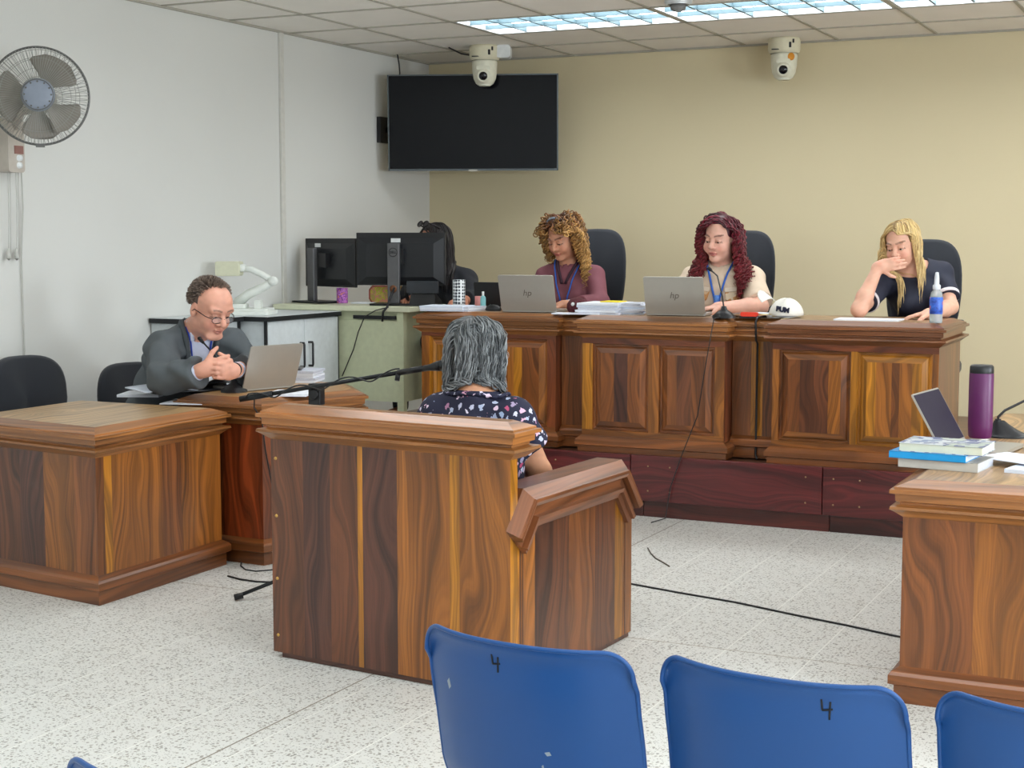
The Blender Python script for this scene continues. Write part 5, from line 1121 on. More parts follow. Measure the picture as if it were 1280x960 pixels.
    S_.F(lambda P: (h.l(P)[:, 1] - (.058 + hoff + .25 * np.maximum(h.l(P)[:, 2] - .085, 0) * 8 - np.abs(h.l(P)[:, 0]) * .35)) * s, op=2, k=.006)
    cc = np.array((capcol or (0.02, .015, .01))[:3]); lo = h.c - .14 * s; hi = h.c + .16 * s
    snet(S_, lo, hi, .006, name + '_roots', hair_mat, o, lambda P: np.tile(cc, (len(P), 1)))
    return o
def eyes(parent, h, iris, gaze=(0, 1, -.35), down=True):
    wm = mat('eye_white', S(196, 186, 178), .2); im = mat('eye_iris_' + iris[0], iris[1], .15)
    for x in (-.031, .031):
        M = h.M() @ Matrix.Translation((x, .0795 - (.0022 if down else .001), .0005)); mb = MB(M); mb.lathe([(0, -.0115)] + [(.0115 * math.cos(a), .0115 * math.sin(a)) for a in np.linspace(-1.4, 1.4, 9)] + [(0, .0115)], n=14); e = mb.build('eye', wm, parent)
        g = V(gaze).normalized(); A = g.to_track_quat('Z', 'Y').to_matrix().to_4x4(); mb = MB(M @ A @ Matrix.Translation((0, 0, .0095))); mb.lathe([(0, 0), (.0058, 0), (.0052, .0015), (0, .0026)][::-1], n=14); mb.build('iris', im, e)
def ribbon(parent, S_, pts, off, name, m, r=.004, n=18, flat=None):
    P = np.array([nv(p) for p in pts]); ti = np.linspace(0, len(P) - 1, n); i0 = np.minimum(ti.astype(int), len(P) - 2); f = (ti - i0)[:, None]; Q = P[i0] * (1 - f) + P[i0 + 1] * f
    for _ in range(4): d = S_(Q); Q = Q - S_.grad(Q) * (d - off)[:, None]
    mb = MB(); mb.tube([V(q) for q in Q], r, 6); return mb.build(name, m, parent)
def glasses(parent, h, m, lens_w=.024, lens_h=.016, rim_r=.0013, dz=-.004, half=False, lensm=None):
    M = h.M(); mb = MB(M)
    for x in (-.031, .031):
        pts = [(x + lens_w * math.cos(a) * 1.0, .103 - .12 * abs(x + lens_w * math.cos(a)) * .5, dz + lens_h * math.sin(a)) for a in np.linspace(0, PI if half else 2 * PI, 24)]; mb.tube(pts, rim_r, 6, caps=half)
    mb.tube([(-.008, .105, dz + .004), (0, .108, dz + .007), (.008, .105, dz + .004)], rim_r, 6)
    for s_ in (-1, 1): mb.tube([(s_ * .056, .098, dz + .006), (s_ * .074, .07, dz + .008), (s_ * .080, .0, dz + .010), (s_ * .080, -.02, dz - .008)], rim_r * 1.3, 6)
    g = mb.build('glasses', m, parent)
    mb = MB(M)
    for x in (-.031, .031): mb.face([(x + lens_w * .97 * math.cos(a), .1025 - .12 * abs(x + lens_w * math.cos(a)) * .5, dz + lens_h * .97 * math.sin(a)) for a in np.linspace(0, 2 * PI, 20, endpoint=False)])
    mb.build('lens', lensm or mat('spectacle_glass', S(235, 240, 245), .03, alpha=.18, spec=.8), g); return g
def torso(S_, pel, chest, neck, RS, LS, female=True, w=1.0, fat=0.0, k=.05, bust=.055):
    up = neck - pel; up /= np.linalg.norm(up); rt = RS - LS; rt -= up * (rt @ up); sw = np.linalg.norm(RS - LS); rt /= np.linalg.norm(rt); fw = np.cross(up, rt); R = np.stack([rt, fw, up], 1)
    S_.E(pel, (.165 * w, .125 * w + fat * .5, .13), R, k); mid = pel * .5 + chest * .5
    S_.E(mid + fw * fat * .5, (.135 * w + fat, .105 * w + fat, .15), R, k); S_.E(chest, (.155 * w + fat * .4, .108 * w + fat * .4, .155), R, k)
    S_.C(chest + up * .05, neck, .085 * w, .052, k); S_.C(RS, neck - up * .035, .056 * w, .048, k); S_.C(LS, neck - up * .035, .056 * w, .048, k)
    if female:
        for s_ in (-1, 1): S_.E(chest + rt * s_ * .068 + fw * .085 - up * .04, (bust, bust * 1.02, bust), R, .03)
    return R
def person(label, seatz, floorz, head, pel, chest, neck, RS, LS, RE, LE, RWr, LWr, skin, w=1.0, fat=0., female=True, arm=1.0, hands=None, headkw={}, facekw={}, yawdir=(0, -1, 0), legs=True, bust=.055, legmat=None, hw=1.0):
    pts = [nv(p) for p in (pel, chest, neck, RS, LS, RE, LE, RWr, LWr)]; pel, chest, neck, RS, LS, RE, LE, RWr, LWr = pts
    t = thing('person', (pel[0], pel[1], floorz), label, 'person')
    B = SDF(); R = torso(B, pel, chest, neck, RS, LS, female, w, fat, bust=bust)
    B.C(neck - R[:, 2] * .03, head.w((0, -.025, -.07)), .056 * hw, .050 * head.s * hw, .03)
    for a, b_, c_ in ((RS, RE, RWr), (LS, LE, LWr)): limb(B, (a, b_), (.050 * arm, .040 * arm)); m = b_ * .7 + c_ * .3; limb(B, (b_, m, c_), (.039 * arm, .041 * arm, .026 * arm), .02)
    yd = nv(yawdir); yd /= np.linalg.norm(yd); rt = np.cross(yd, (0, 0, 1)); Lg = SDF()
    for s_ in (-1, 1):
        hp = pel + rt * s_ * .09 - np.array((0, 0, .04)); kn = hp + yd * .40 + rt * s_ * .03; kn[2] = max(floorz + .46, kn[2] - .03); an_ = kn - yd * .02; an_[2] = floorz + .09
        for Q, o_ in ((B, 0), (Lg, .012)):
            Q.C(hp, kn, .078 + o_, .058 + o_, .04); Q.C(kn, an_, .055 + o_, .038 + o_, .03)
        B.E(an_ + yd * .07 - np.array((0, 0, .045)), (.04, .12, .038), fr3(yd), .03)
    head_prims(B, head, **headkw)
    for hd in (hands or []): hand_prims(B, **hd)
    allp = np.array([pel, chest, neck, RS, LS, RE, LE, RWr, LWr, head.c, *(hd['wrist'] for hd in (hands or []))]); lo = allp.min(0) - .2; hi = allp.max(0) + .2; lo2 = np.minimum(lo, pel + yd * .45 - .22); hi2 = np.maximum(hi, pel + yd * .45 + .22); lo2[2] = floorz - .0
    bo = snet(B, lo2, hi2, .0052, 'body', skin_mat, t, face_color(head, skin, **facekw))
    if legmat is not None:
        Lg.E(pel - np.array((0, 0, .02)), (.185 * w, .15 * w, .13), R, .04); snet(Lg, lo2, hi2, .011, 'trousers', legmat, t)
    return t, B, R, (lo, hi)
def garment(t, B, R, bb, name, m, RS, LS, RE, LE, RWr, LWr, neck, pel, chest, sleeve=.5, th=.010, w=1., fat=0., female=True, arm=1., neckr=.075, vcut=None, amp=.003, h=.006, bust=.055, hem=-.02, sleeve_flare=.006, sc=42., neck_tilt=.5, col=None):
    RS, LS, RE, LE, RWr, LWr, neck, pel, chest = [nv(p) for p in (RS, LS, RE, LE, RWr, LWr, neck, pel, chest)]
    G = SDF(); torso(G, pel, chest, neck, RS, LS, female, w, fat, bust=bust); up = R[:, 2]; fw = R[:, 1]
    A = SDF()
    for a, b_, c_ in ((RS, RE, RWr), (LS, LE, LWr)):
        if sleeve <= 1:
            e = a + (b_ - a) * sleeve; A.C(a, e, .052 * arm, .052 * arm * (1 - sleeve) + .042 * arm * sleeve + sleeve_flare, .03)
            d = (b_ - a) / np.linalg.norm(b_ - a); A.F(lambda P, e=e, d=d: np.where(np.linalg.norm(P - e, axis=1) < .13, -((P - e) @ d), 1.), op=-1, k=.003)
        else:
            f = sleeve - 1; e = b_ + (c_ - b_) * f; A.C(a, b_, .054 * arm, .046 * arm, .03); A.C(b_, e, .047 * arm, .036 * arm + sleeve_flare, .03)
            d = (c_ - b_) / np.linalg.norm(c_ - b_); A.F(lambda P, e=e, d=d: np.where(np.linalg.norm(P - e, axis=1) < .10, -((P - e) @ d), 1.), op=-1, k=.003)
    nk = neck + up * .035
    def fn(P):
        d = smin(G(P), A(P), .03) - th - folds(P, amp, sc)
        l = (P - nk) @ R; dn = np.sqrt(l[:, 0] ** 2 + (l[:, 1] - .01) ** 2) - neckr; cutz = -(l[:, 2] + .025 + neck_tilt * np.maximum(l[:, 1], 0)) ; cut = np.maximum(dn, cutz)
        top = np.where(l[:, 0] ** 2 + l[:, 1] ** 2 < .025, l[:, 2] - .045, -1.)
        d = np.maximum(d, -cut); d = np.maximum(d, top)
        if vcut: d = np.maximum(d, -vcut((P - nk) @ R))
        lp = (P - pel) @ R; return np.maximum(d, -(lp[:, 2] - hem))
    o = snet(fn, bb[0] - .06, bb[1] + .06, h, name, m, t, col); S2 = SDF(); S2.F(lambda P: smin(G(P), A(P), .03) - th, op=1, k=0); return o, S2
JZ = DZ + .46
def lerpcol(c0, c1, t): return np.array(c0[:3]) * (1 - t)[..., None] + np.array(c1[:3]) * t[..., None]
def strandcols(dark, light, tip=None, tipk=1.0, dk=.5):
    def f(rn, u, rng):
        c = lerpcol(dark, light, rn)[:, None, :] * np.ones((1, len(u), 1))
        if tip is not None: k = np.clip((u - .15) * 1.8, 0, 1)[None, :, None] * tipk * (.5 + .5 * rng.random((len(rn), 1, 1))); c = c * (1 - k) + np.array(tip[:3]) * k
        return c * rng.uniform(dk, 1.12, (len(rn), 1, 1))
    return f
blue_rib = mat('blue_lanyard', S(40, 96, 190), .6)
# ---------------- woman with curly blonde-brown hair
def P_(px, py, y): return nv(at(px, py, y=y))
hd = Head(P_(703, 297, 8.06), (-.20, -1, -.48), sc=1.0)
g1 = dict(pel=(P_(716, 400, 8.24)[0], 8.26, JZ + .11), chest=P_(712, 362, 8.20), neck=P_(712, 330, 8.16), RS=P_(684, 347, 8.18), LS=P_(742, 347, 8.22), RE=P_(668, 388, 8.02), LE=P_(750, 388, 8.10), RWr=P_(672, 384, 7.80), LWr=P_(708, 383, 7.80))
g1['RWr'][2] = g1['LWr'][2] = JT + .03; g1['RE'][2] = JT + .02; g1['LE'][2] = JT + .03
sk = S(196, 140, 112)
t, B, R, bb = person('woman with curly blonde-brown hair and maroon top, looking down at a laptop', 0, DZ, hd, **g1, skin=sk, hands=[dict(wrist=g1['LWr'], d=(-.9, -.35, .02), n=(0, 0, -1), curl=(.3, .35, .4, .45), side=-1), dict(wrist=g1['RWr'], d=(.5, -.8, .02), n=(0, 0, -1), curl=(.3, .35, .4, .45), side=1)], facekw=dict(lip=S(170, 84, 80), brow=S(70, 44, 32), blush=S(205, 120, 96)), legmat=mat('dark_trousers', S(40, 40, 50), .8))
mr_ = mat('maroon_jersey', S(122, 70, 80), .75, bump=.15, bscale=500, var=.05)
o, G = garment(t, B, R, bb, 'maroon_top', mr_, **g1, sleeve=1.55, neckr=.062, th=.011, amp=.0035)
tag(o, 'maroon long sleeved top')
up = R[:, 2]; fw = R[:, 1]; rt = R[:, 0]; nk = nv(g1['neck']); ch = nv(g1['chest'])
for s_ in (-1, 1): ribbon(t, G, [nk + rt * s_ * .05 + up * .0, ch + rt * s_ * .045 + fw * .11 + up * .07, ch + rt * s_ * .012 + fw * .15 - up * .06], .006, 'lanyard', blue_rib, .0045)
ribbon(t, G, [ch + fw * .15 - up * .05, ch + fw * .15 - up * .13], .010, 'badge_holder', blue_rib, .010, 6)
for s_ in (-1, 1): ribbon(t, G, [nk + rt * s_ * .055 + up * .03 - fw * .03, nk + rt * s_ * .045 + up * .01 + fw * .03, ch + rt * s_ * .010 + fw * .11 + up * .065], .003, 'collar', mat('dark_maroon_trim', S(54, 30, 44), .7), .009, 14)
mb = MB(); wd_ = V((g1['LWr'] - g1['LE'])).normalized(); A = Matrix.Translation(V(g1['LWr']) - wd_ * .02) @ wd_.to_track_quat('Z', 'Y').to_matrix().to_4x4(); mb.lathe([(.031, -.011), (.033, -.011), (.033, .011), (.031, .011)], n=24, ax=A); mb.build('watch_band', mat('white_strap', S(220, 220, 222), .4), t)
mb = MB(); mb.box(-.016, .016, -.016, .016, 0, .009); ob = mb; ob.v = [A @ Matrix.Rotation(0, 4, 'Z') @ Matrix.Translation((0, -.0, 0)) @ Matrix.Rotation(PI / 2, 4, 'X') @ (p + V((0, 0, .03))) for p in ob.v]; ob.build('watch', black, t)
eyes(t, hd, ('dark', S(40, 26, 20)), (-.1, 1, -.8))
grow_hair(t, hd, B, 560, .36, strandcols(S(84, 52, 38), S(150, 96, 54), S(226, 178, 104), .8, .45), curl=.0115, freq=165., r=.0034, part=.15, vol=.040, lift=.5, lside=(.74, 1), rmax=.15, ymax=.026, seed=3, capcol=S(84, 56, 42), cloth=.018, grav=.22, lr=(.6, 1))
mb = MB(hd.M()); mb.tube([(.083 * math.sin(a), -.004 + .052 * math.cos(a) * .2 + .02, .044 + .092 * math.cos(a)) for a in np.linspace(-1.15, 1.15, 20)], .007, 6); mb.build('hair_band', mat('silver_hair_band', S(150, 160, 176), .35, .4), t)
# ---------------- woman with dark red hair
hd = Head(P_(900, 298, 8.08), (-.16, -1, -.20), up=(.06, 0, 1), sc=1.04)
g2 = dict(pel=(P_(905, 400, 8.26)[0], 8.26, JZ + .11), chest=P_(904, 366, 8.20), neck=P_(903, 332, 8.18), RS=P_(868, 350, 8.18), LS=P_(939, 350, 8.20), RE=P_(845, 388, 8.02), LE=P_(950, 386, 8.05), RWr=P_(862, 385, 7.80), LWr=P_(901, 386, 7.82))
for k_ in ('RWr', 'LWr', 'RE', 'LE'): g2[k_][2] = JT + .035
sk = S(222, 172, 152)
t, B, R, bb = person('woman with long dark red curly hair and beige vest, typing on a laptop', 0, DZ, hd, **g2, skin=sk, arm=1.15, fat=.018, hands=[dict(wrist=g2['LWr'], d=(-.8, -.55, -.05), n=(0, 0, -1), curl=(.3, .35, .4, .45), side=-1), dict(wrist=g2['RWr'], d=(.6, -.75, .0), n=(0, 0, -1), side=1)], headkw=dict(fat=.004), facekw=dict(lip=S(184, 96, 96), brow=S(76, 44, 40), blush=S(224, 140, 128)), legmat=mat('dark_trousers', None))
bg = mat('beige_cotton', S(214, 194, 172), .8, bump=.2, bscale=300, var=.05)
o, G = garment(t, B, R, bb, 'beige_shirt', bg, **g2, sleeve=.80, neckr=.066, th=.013, fat=.018, arm=1.22, amp=.004, sleeve_flare=.012)
up = R[:, 2]; fw = R[:, 1]; rt = R[:, 0]; nk = nv(g2['neck']); ch = nv(g2['chest'])
vm = blotch('vest_panels', [S(206, 180, 146), S(190, 138, 84), S(214, 196, 170), S(196, 150, 100)], 16, .75)
for s_ in (-1, 1):
    for dz, hh in ((.02, .035), (-.075, .04)):
        c = ch + rt * s_ * .085 + fw * .13 + up * dz
        for _ in range(5): c = c - G.grad(c[None])[0] * (G(c[None])[0] - .004)
        gn = G.grad(c[None])[0]; Rf = fr3(gn, up); M = Matrix([list(Rf[i]) + [c[i]] for i in range(3)] + [[0, 0, 0, 1]]); mb = MB(M); mb.rbox(-.038, .038, -.008, .006, -hh, hh, .012); p_ = mb.build('vest_pocket', vm, t, bevel=.003)
        mb = MB(M); mb.rbox(-.041, .041, .004, .012, hh * .45, hh + .006, .006); mb.build('pocket_flap', mat('vest_flap', S(216, 202, 184), .75), p_, bevel=.002)
for s_ in (-1, 1): ribbon(t, G, [nk + rt * s_ * .05, ch + rt * s_ * .03 + fw * .12 + up * .06, ch + rt * s_ * .006 + fw * .15 - up * .04], .006, 'lanyard', blue_rib, .006)
ribbon(t, G, [ch + fw * .15 + up * .02, ch + fw * .15 - up * .12], .012, 'badge_holder', mat('blue_white_badge', S(90, 140, 220), .5, var=.5, scale=60), .016, 8)
eyes(t, hd, ('dark', S(40, 26, 20)), (-.1, 1, -.55))
grow_hair(t, hd, B, 560, .44, strandcols(S(52, 18, 26), S(128, 26, 50), S(150, 50, 46), .5), curl=.0085, freq=170., r=.0033, part=-.3, vol=.034, lift=.22, rmax=.14, flare=.55, ymax=.026, seed=5, capcol=S(64, 20, 32), cloth=.020, grav=.28, lr=(.65, 1))
# ---------------- blonde woman
hd = Head(P_(1127, 306, 8.06), (-.20, -1, -.28), up=(-.10, 0, 1), sc=1.0)
g3 = dict(pel=(P_(1150, 400, 8.28)[0], 8.28, JZ + .11), chest=P_(1147, 362, 8.22), neck=P_(1139, 335, 8.17), RS=P_(1106, 352, 8.14), LS=P_(1176, 342, 8.24), RE=P_(1074, 388, 7.80), LE=P_(1188, 386, 8.10), RWr=P_(1098, 334, 7.90), LWr=P_(1166, 391, 7.74))
g3['RE'][2] = JT + .04; g3['LE'][2] = JT + .05; g3['LWr'][2] = JT + .03
sk = S(226, 176, 152)
hp_ = hd.w((.012, .135, -.062)); dh = hp_ - g3['RWr']
t, B, R, bb = person('blonde woman in navy top resting her hand over her mouth', 0, DZ, hd, **g3, skin=sk, hands=[dict(wrist=g3['RWr'], d=(.92, .05, .20), n=(-.1, 1, .0), curl=(.30, .3, .3, .35), side=1, sc=.92), dict(wrist=g3['LWr'], d=(-.95, -.2, -.1), n=(0, 0, -1), curl=(.3, .3, .35, .4), side=-1)], facekw=dict(lip=S(196, 106, 104), brow=S(96, 66, 48), blush=S(228, 140, 124)), legmat=mat('dark_trousers', None))
nav = mat('navy_jersey', S(34, 38, 56), .7, bump=.15, bscale=400, var=.06)
wt = mat('white_ribbing', S(224, 218, 222), .7)
o, G = garment(t, B, R, bb, 'navy_top', nav, **g3, sleeve=.70, neckr=.090, th=.009, amp=.0045, sleeve_flare=.008, bust=.06)
for a, b_ in ((g3['RS'], g3['RE']), (g3['LS'], g3['LE'])):
    a = V(a); b_ = V(b_); d = (b_ - a).normalized(); e = a + (b_ - a) * .70; A = Matrix.Translation(e) @ d.to_track_quat('Z', 'Y').to_matrix().to_4x4(); mb = MB(); mb.lathe([(.060, -.012), (.0655, -.012), (.065, .006), (.060, .006), (.060, -.012)], n=28, ax=A); mb.build('sleeve_trim', wt, t)
nk = nv(g3['neck']); ch = nv(g3['chest']); up = R[:, 2]; fw = R[:, 1]; rt = R[:, 0]
ribbon(t, B, [nk + rt * .05 + up * .01, ch + fw * .12 + up * .085, nk - rt * .05 + up * .01], .012, 'necklace', mat('gold_chain', S(210, 180, 110), .3, .8), .0014, 20)
A = Matrix.Translation(V(g3['LWr'])) @ V((1, .2, 0)).to_track_quat('Z', 'Y').to_matrix().to_4x4(); mb = MB(); mb.lathe([(.028, -.01), (.032, -.01), (.032, .01), (.028, .01), (.028, -.01)], n=24, ax=A); mb.build('bracelet', wt, t)
eyes(t, hd, ('dark', S(50, 36, 28)), (0, 1, -.4))
grow_hair(t, hd, B, 900, .40, strandcols(S(170, 136, 84), S(232, 204, 140), S(240, 216, 160), .5, .75), curl=.002, freq=60., r=.0027, part=.08, vol=.012, lift=.22, lside=(1.15, .46), rmax=.118, ymax=.030, seed=9, capcol=S(168, 136, 84), cloth=.016, grav=.36, lr=(.7, 1), hairline=.064)
Bh = SDF(); head_prims(Bh, hd); Bh.F(G, op=1, k=0)
grow_hair(t, hd, Bh, 260, .50, strandcols(S(170, 136, 84), S(232, 204, 140), S(240, 216, 160), .5, .75), curl=.002, freq=60., r=.0027, part=-2, vol=.016, lift=.25, rmax=.115, ymax=.040, seed=19, capcol=S(168, 136, 84), cloth=.012, grav=.34, lr=(.8, 1), hairline=.064, name='front_lock', region=lambda v: v[0] > .35 and v[1] > -.4)
# ---------------- person in black behind the monitors
hd = Head(P_(543, 304, 8.36), (-.45, -1, -.18), sc=1.0)
g4 = dict(pel=(P_(556, 400, 8.5)[0], 8.52, JZ + .11), chest=P_(556, 366, 8.46), neck=P_(551, 338, 8.42), RS=P_(520, 350, 8.40), LS=P_(582, 350, 8.46), RE=P_(512, 385, 8.2), LE=P_(592, 384, 8.3), RWr=P_(518, 384, 8.16), LWr=P_(581, 384, 8.06))
for k_ in ('RWr', 'LWr', 'RE', 'LE'): g4[k_][2] = max(g4[k_][2], JT + .035)
t, B, R, bb = person('person in black with long dark hair, mostly hidden behind the larger monitor', 0, DZ, hd, **g4, skin=S(190, 130, 104), hands=[dict(wrist=g4['LWr'], d=(-.2, -.95, 0), n=(0, 0, -1), side=-1), dict(wrist=g4['RWr'], d=(.2, -.9, 0), n=(0, 0, -1), side=1)], facekw=dict(lip=S(160, 84, 80), brow=S(40, 28, 26)), legmat=mat('dark_trousers', None))
jk = mat('black_knit', S(34, 36, 42), .85, bump=.3, bscale=200)
o, G = garment(t, B, R, bb, 'black_jacket', jk, **g4, sleeve=1.85, neckr=.07, th=.016, amp=.006)
eyes(t, hd, ('dark', S(40, 26, 20)))
grow_hair(t, hd, B, 300, .40, strandcols(S(18, 15, 16), S(44, 34, 34)), curl=.002, freq=60., r=.0038, part=.1, vol=.014, lift=.3, seed=11, capcol=S(20, 16, 18), cloth=.02, grav=.36)
h2 = Head(hd.w((0, -.012, .078)), hd.R @ np.array((0, 1, .75)), sc=.95)
glasses(t, h2, mat('dark_sunglasses', S(30, 22, 28), .2), .026, .020, .0036, lensm=mat('dark_lens', S(34, 28, 36), .12))

# ---------------- man in the grey suit
def Mx(px, py, x): return nv(at(px, py, x=x))
hd = Head(Mx(263, 386, -4.44), (.97, -.30, -.40), up=(.05, 0, 1), sc=1.12)
fm_ = np.array((.85, -.5, 0)); fm_ /= np.linalg.norm(fm_); rm_ = np.cross(fm_, (0, 0, 1)); nk = Mx(245, 411, -4.57)
Q = Mx(277, 464, -4.15)
g5 = dict(pel=np.array((-4.86, 6.06, .60)), chest=nk * .62 + np.array((-4.86, 6.06, .60)) * .38 + fm_ * .03, neck=nk, RS=nk + rm_ * .165 - np.array((0, 0, .085)), LS=nk - rm_ * .165 - np.array((0, 0, .085)), RE=Mx(204, 474, -4.44), LE=Mx(316, 462, -4.42), RWr=Q + rm_ * .075 - fm_ * .035, LWr=Q - rm_ * .075 - fm_ * .03)
g5['RE'][2] = max(g5['RE'][2], .80); g5['LE'][2] = max(g5['LE'][2], .80)
sk = S(220, 162, 140)
t, B, R, bb = person('man in grey suit and glasses with clasped hands, seated at the left desk', 0, 0, hd, **g5, skin=sk, female=False, w=1.18, fat=.05, arm=1.2, yawdir=(.85, -.5, 0), hw=1.15, hands=[dict(wrist=g5['RWr'] + np.array((0, 0, .012)), d=-rm_ * .85 + fm_ * .45 + np.array((0, 0, .18)), n=-fm_ * .9 - rm_ * .3, curl=(.75, .8, .85, .9), side=-1, sc=1.05), dict(wrist=g5['LWr'] - np.array((0, 0, .008)), d=rm_ * .85 + fm_ * .50 + np.array((0, 0, .10)), n=-fm_ * .9 + rm_ * .3, curl=(.75, .8, .85, .9), side=1, sc=1.05)], headkw=dict(fat=.002, jaw=1.7, nose=1.35, male=True), facekw=dict(lip=S(184, 112, 100), brow=S(110, 88, 76), blush=S(204, 110, 92)), legmat=mat('grey_suit', S(84, 90, 94), .85, bump=.2, bscale=700, var=.05))
sm_ = mat('striped_shirt', S(200, 204, 224), .7, var=.04, scale=80)
o, G2 = garment(t, B, R, bb, 'shirt', sm_, **g5, sleeve=.1, neckr=.066, th=.006, w=1.16, fat=.046, female=False, arm=.95, amp=.002, neck_tilt=.9)
vc = lambda l: np.maximum(np.abs(l[:, 0]) - np.clip((l[:, 2] + .30) * .26, -.01, .075), -l[:, 1])
o, G = garment(t, B, R, bb, 'suit_jacket', mat('grey_suit', None), **g5, sleeve=1.80, neckr=.078, th=.018, w=1.18, fat=.05, female=False, arm=1.14, amp=.010, neck_tilt=.2, vcut=vc, sleeve_flare=.012, sc=36.)
up = R[:, 2]; fw = R[:, 1]; rt = R[:, 0]; ch = nv(g5['chest'])
for s_ in (-1, 1):
    ribbon(t, G, [nk + rt * s_ * .078 + up * .035 - fw * .02, nk + rt * s_ * .082 + fw * .06 + up * .01, nk + rt * s_ * .066 + fw * .16 - up * .10, nk + rt * s_ * .02 + fw * .2 - up * .24], .003, 'lapel', mat('grey_suit_lapel', S(70, 76, 80), .8), .013)
    ribbon(t, G2, [nk + rt * s_ * .055 + up * .055, nk + rt * s_ * .050 + fw * .055 + up * .035, nk + rt * s_ * .045 + fw * .09 + up * .0], .004, 'collar', mat('striped_shirt', None), .013, 12)
    ribbon(t, G2, [nk + rt * s_ * .058 + up * .02 + fw * .02, nk + rt * s_ * .045 + fw * .12 - up * .06, nk + rt * s_ * .012 + fw * .2 - up * .22], .006, 'lanyard', mat('dark_blue_lanyard', S(30, 60, 160), .6), .0045)
for a, b_ in ((g5['RE'], g5['RWr']), (g5['LE'], g5['LWr'])):
    a = V(a); b_ = V(b_); dd = (b_ - a).normalized(); A = Matrix.Translation(a + (b_ - a) * .86) @ dd.to_track_quat('Z', 'Y').to_matrix().to_4x4(); mb = MB(); mb.lathe([(.034, -.03), (.038, -.03), (.037, .012), (.032, .012)], n=24, ax=A); mb.build('shirt_cuff', sm_, t)
A = Matrix.Translation(V(g5['LWr'])) @ V(g5['LWr'] - g5['LE']).to_track_quat('Z', 'Y').to_matrix().to_4x4(); mb = MB(); mb.lathe([(.031, -.012), (.035, -.012), (.035, .012), (.031, .012), (.031, -.012)], n=24, ax=A); mb.build('watch', black, t)
eyes(t, hd, ('dark', S(40, 30, 26)))
glasses(t, hd, mat('dark_glasses_frame', S(46, 40, 40), .3, .3), .025, .014, .0015, dz=-.010)
def sh(rn, u, rng): return lerpcol(S(58, 44, 38), S(142, 124, 110), rn)[:, None, :] * np.ones((1, len(u), 1))
grow_hair(t, hd, B, 2200, .017, sh, curl=0, r=.0014, part=.6, vol=.0008, lift=.0, hoff=-.022, capk=.975, seed=21, capcol=S(84, 68, 60), cloth=0, grav=.05, steps=6, lr=(.7, 1.2), region=lambda v: v[1] < .62 - .35 * abs(v[0]) * (v[2] > .2) and not (v[1] > .1 and v[2] < .3))
# ---------------- witness seen from behind
def Wy(px, py, y): return nv(at(px, py, y=y))
hd = Head(Wy(598, 440, 4.80), (.42, 1, -.12), sc=.98)
nk = Wy(596, 492, 4.74); rr_ = np.array((1, .0, 0))
g6 = dict(pel=np.array((nk[0], 4.70, .46)), chest=np.array((nk[0], 4.74, .72)), neck=nk, RS=Wy(642, 524, 4.745), LS=Wy(550, 518, 4.745), RE=Wy(674, 590, 4.88), LE=Wy(520, 590, 4.90), RWr=np.array((nk[0] + .10, 5.02, .60)), LWr=np.array((nk[0] - .08, 5.02, .60)))
sk = S(204, 150, 118)
t, B, R, bb = person('grey haired woman in navy floral blouse seen from behind in the witness box', 0, 0, hd, **g6, skin=sk, w=1.05, fat=.02, arm=1.12, yawdir=(0, 1, 0), hands=[dict(wrist=g6['RWr'], d=(-.7, .5, -.2), n=(0, 0, -1), side=-1), dict(wrist=g6['LWr'], d=(.7, .5, -.2), n=(0, 0, -1), side=1)], facekw=dict(lip=S(170, 96, 90), brow=S(90, 80, 76)), legmat=mat('dark_trousers', None))
m, t_, b_ = nt('navy_floral_cloth'); tc = N(t_, 'ShaderNodeTexCoord'); v1 = N(t_, 'ShaderNodeTexVoronoi', Scale=34.0); t_.links.new(tc.outputs['Object'], v1.inputs['Vector']); v2 = N(t_, 'ShaderNodeTexNoise', Scale=75.0, Detail=1.0); t_.links.new(tc.outputs['Object'], v2.inputs['Vector'])
ad = N(t_, 'ShaderNodeMath', _operation='MULTIPLY_ADD', i1=1.0); t_.links.new(v2.outputs['Fac'], ad.inputs[0]); t_.links.new(v1.outputs['Distance'], ad.inputs[2])
lt = N(t_, 'ShaderNodeMath', _operation='LESS_THAN', i1=.82); t_.links.new(ad.outputs[0], lt.inputs[0]); sc_ = N(t_, 'ShaderNodeSeparateColor'); t_.links.new(v1.outputs['Color'], sc_.inputs[0])
pk = ramp(t_, sc_.outputs[1], [(0, S(214, 150, 176)), (.35, S(222, 214, 232)), (.7, S(150, 170, 200)), (1, S(180, 60, 100))]); mx_ = N(t_, 'ShaderNodeMix', _data_type='RGBA'); t_.links.new(lt.outputs[0], mx_.inputs[0]); mx_.inputs[6].default_value = S(26, 28, 54); t_.links.new(pk.outputs[0], mx_.inputs[7]); t_.links.new(mx_.outputs[2], b_.inputs['Base Color']); b_.inputs['Roughness'].default_value = .8
o, G = garment(t, B, R, bb, 'floral_blouse', m, **g6, sleeve=.42, neckr=.115, th=.012, w=1.05, fat=.02, arm=1.2, amp=.004, neck_tilt=-.10, sleeve_flare=.014)
up = R[:, 2]; fw = R[:, 1]; rt = R[:, 0]
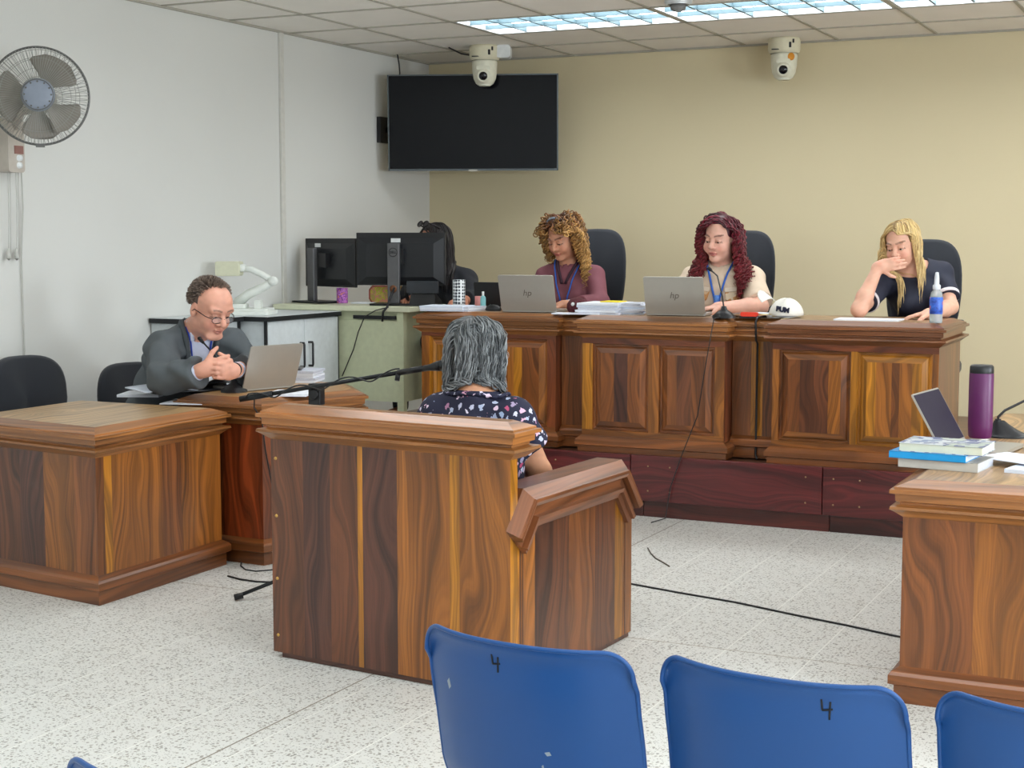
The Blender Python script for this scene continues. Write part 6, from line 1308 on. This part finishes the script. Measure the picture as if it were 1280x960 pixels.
ribbon(t, G, [nk + rt * .122 * math.cos(a) - fw * .118 * math.sin(a) - fw * .005 + up * (.012 + .006 * (k % 2)) for k, a in enumerate(np.linspace(-.4, PI + .4, 34))], .004, 'ruffle', m, .0075, 100)
eyes(t, hd, ('dark', S(40, 30, 26)), down=False)
glasses(t, hd, mat('light_glasses_frame', S(170, 150, 140), .3, .5), .026, .017, .0016)
grow_hair(t, hd, B, 1700, .29, strandcols(S(48, 52, 56), S(150, 154, 156), None, 1, .55), curl=.0045, freq=85., r=.0021, part=.0, vol=.022, lift=.4, seed=31, capcol=S(60, 64, 66), cloth=.012, grav=.27, rmax=.116, lr=(.72, 1.0), back=True)
WINP = 220; EXPO = 0.06
# ================================================================== LIGHT AND CAMERA
for k, (a, b) in enumerate(wy):
    la = bpy.data.lights.new('window_daylight', 'AREA'); la.shape = 'RECTANGLE'; la.size = b - a; la.size_y = zs1 - zs0; la.energy = WINP; la.color = (.86, .94, 1.0)  # added fill lamp standing as daylight in each unseen opening
    lo = bpy.data.objects.new('window_daylight', la); C.objects.link(lo); lo.location = (XR + .05, (a + b) / 2, (zs0 + zs1) / 2)
    lo.rotation_euler = (0, math.radians(90), 0); lo.rotation_euler = V((-1, 0, 0)).to_track_quat('-Z', 'Z').to_euler(); la.size, la.size_y = b - a, zs1 - zs0
w = bpy.data.worlds.new('sky'); bpy.context.scene.world = w; w.use_nodes = True
w.node_tree.nodes['Background'].inputs[0].default_value = (.75, .87, 1, 1); w.node_tree.nodes['Background'].inputs[1].default_value = .6
cam = bpy.data.cameras.new('camera'); co = bpy.data.objects.new('camera', cam); C.objects.link(co)
cam.sensor_width = 36; cam.lens = FPX / 1280 * 36; cam.clip_start = .05
co.matrix_world = Matrix((RW[0] + (0,), RW[1] + (0,), RW[2] + (H,), (0, 0, 0, 1)))
sc = bpy.context.scene; sc.camera = co
sc.view_settings.view_transform = 'Standard'; sc.view_settings.look = 'None'; sc.view_settings.gamma = 1; sc.view_settings.use_curve_mapping = False
sc.view_settings.exposure = EXPO
sc.cycles.max_bounces = 8; sc.cycles.diffuse_bounces = 5; sc.cycles.use_denoising = True
sc.cycles.sample_clamp_indirect = 6
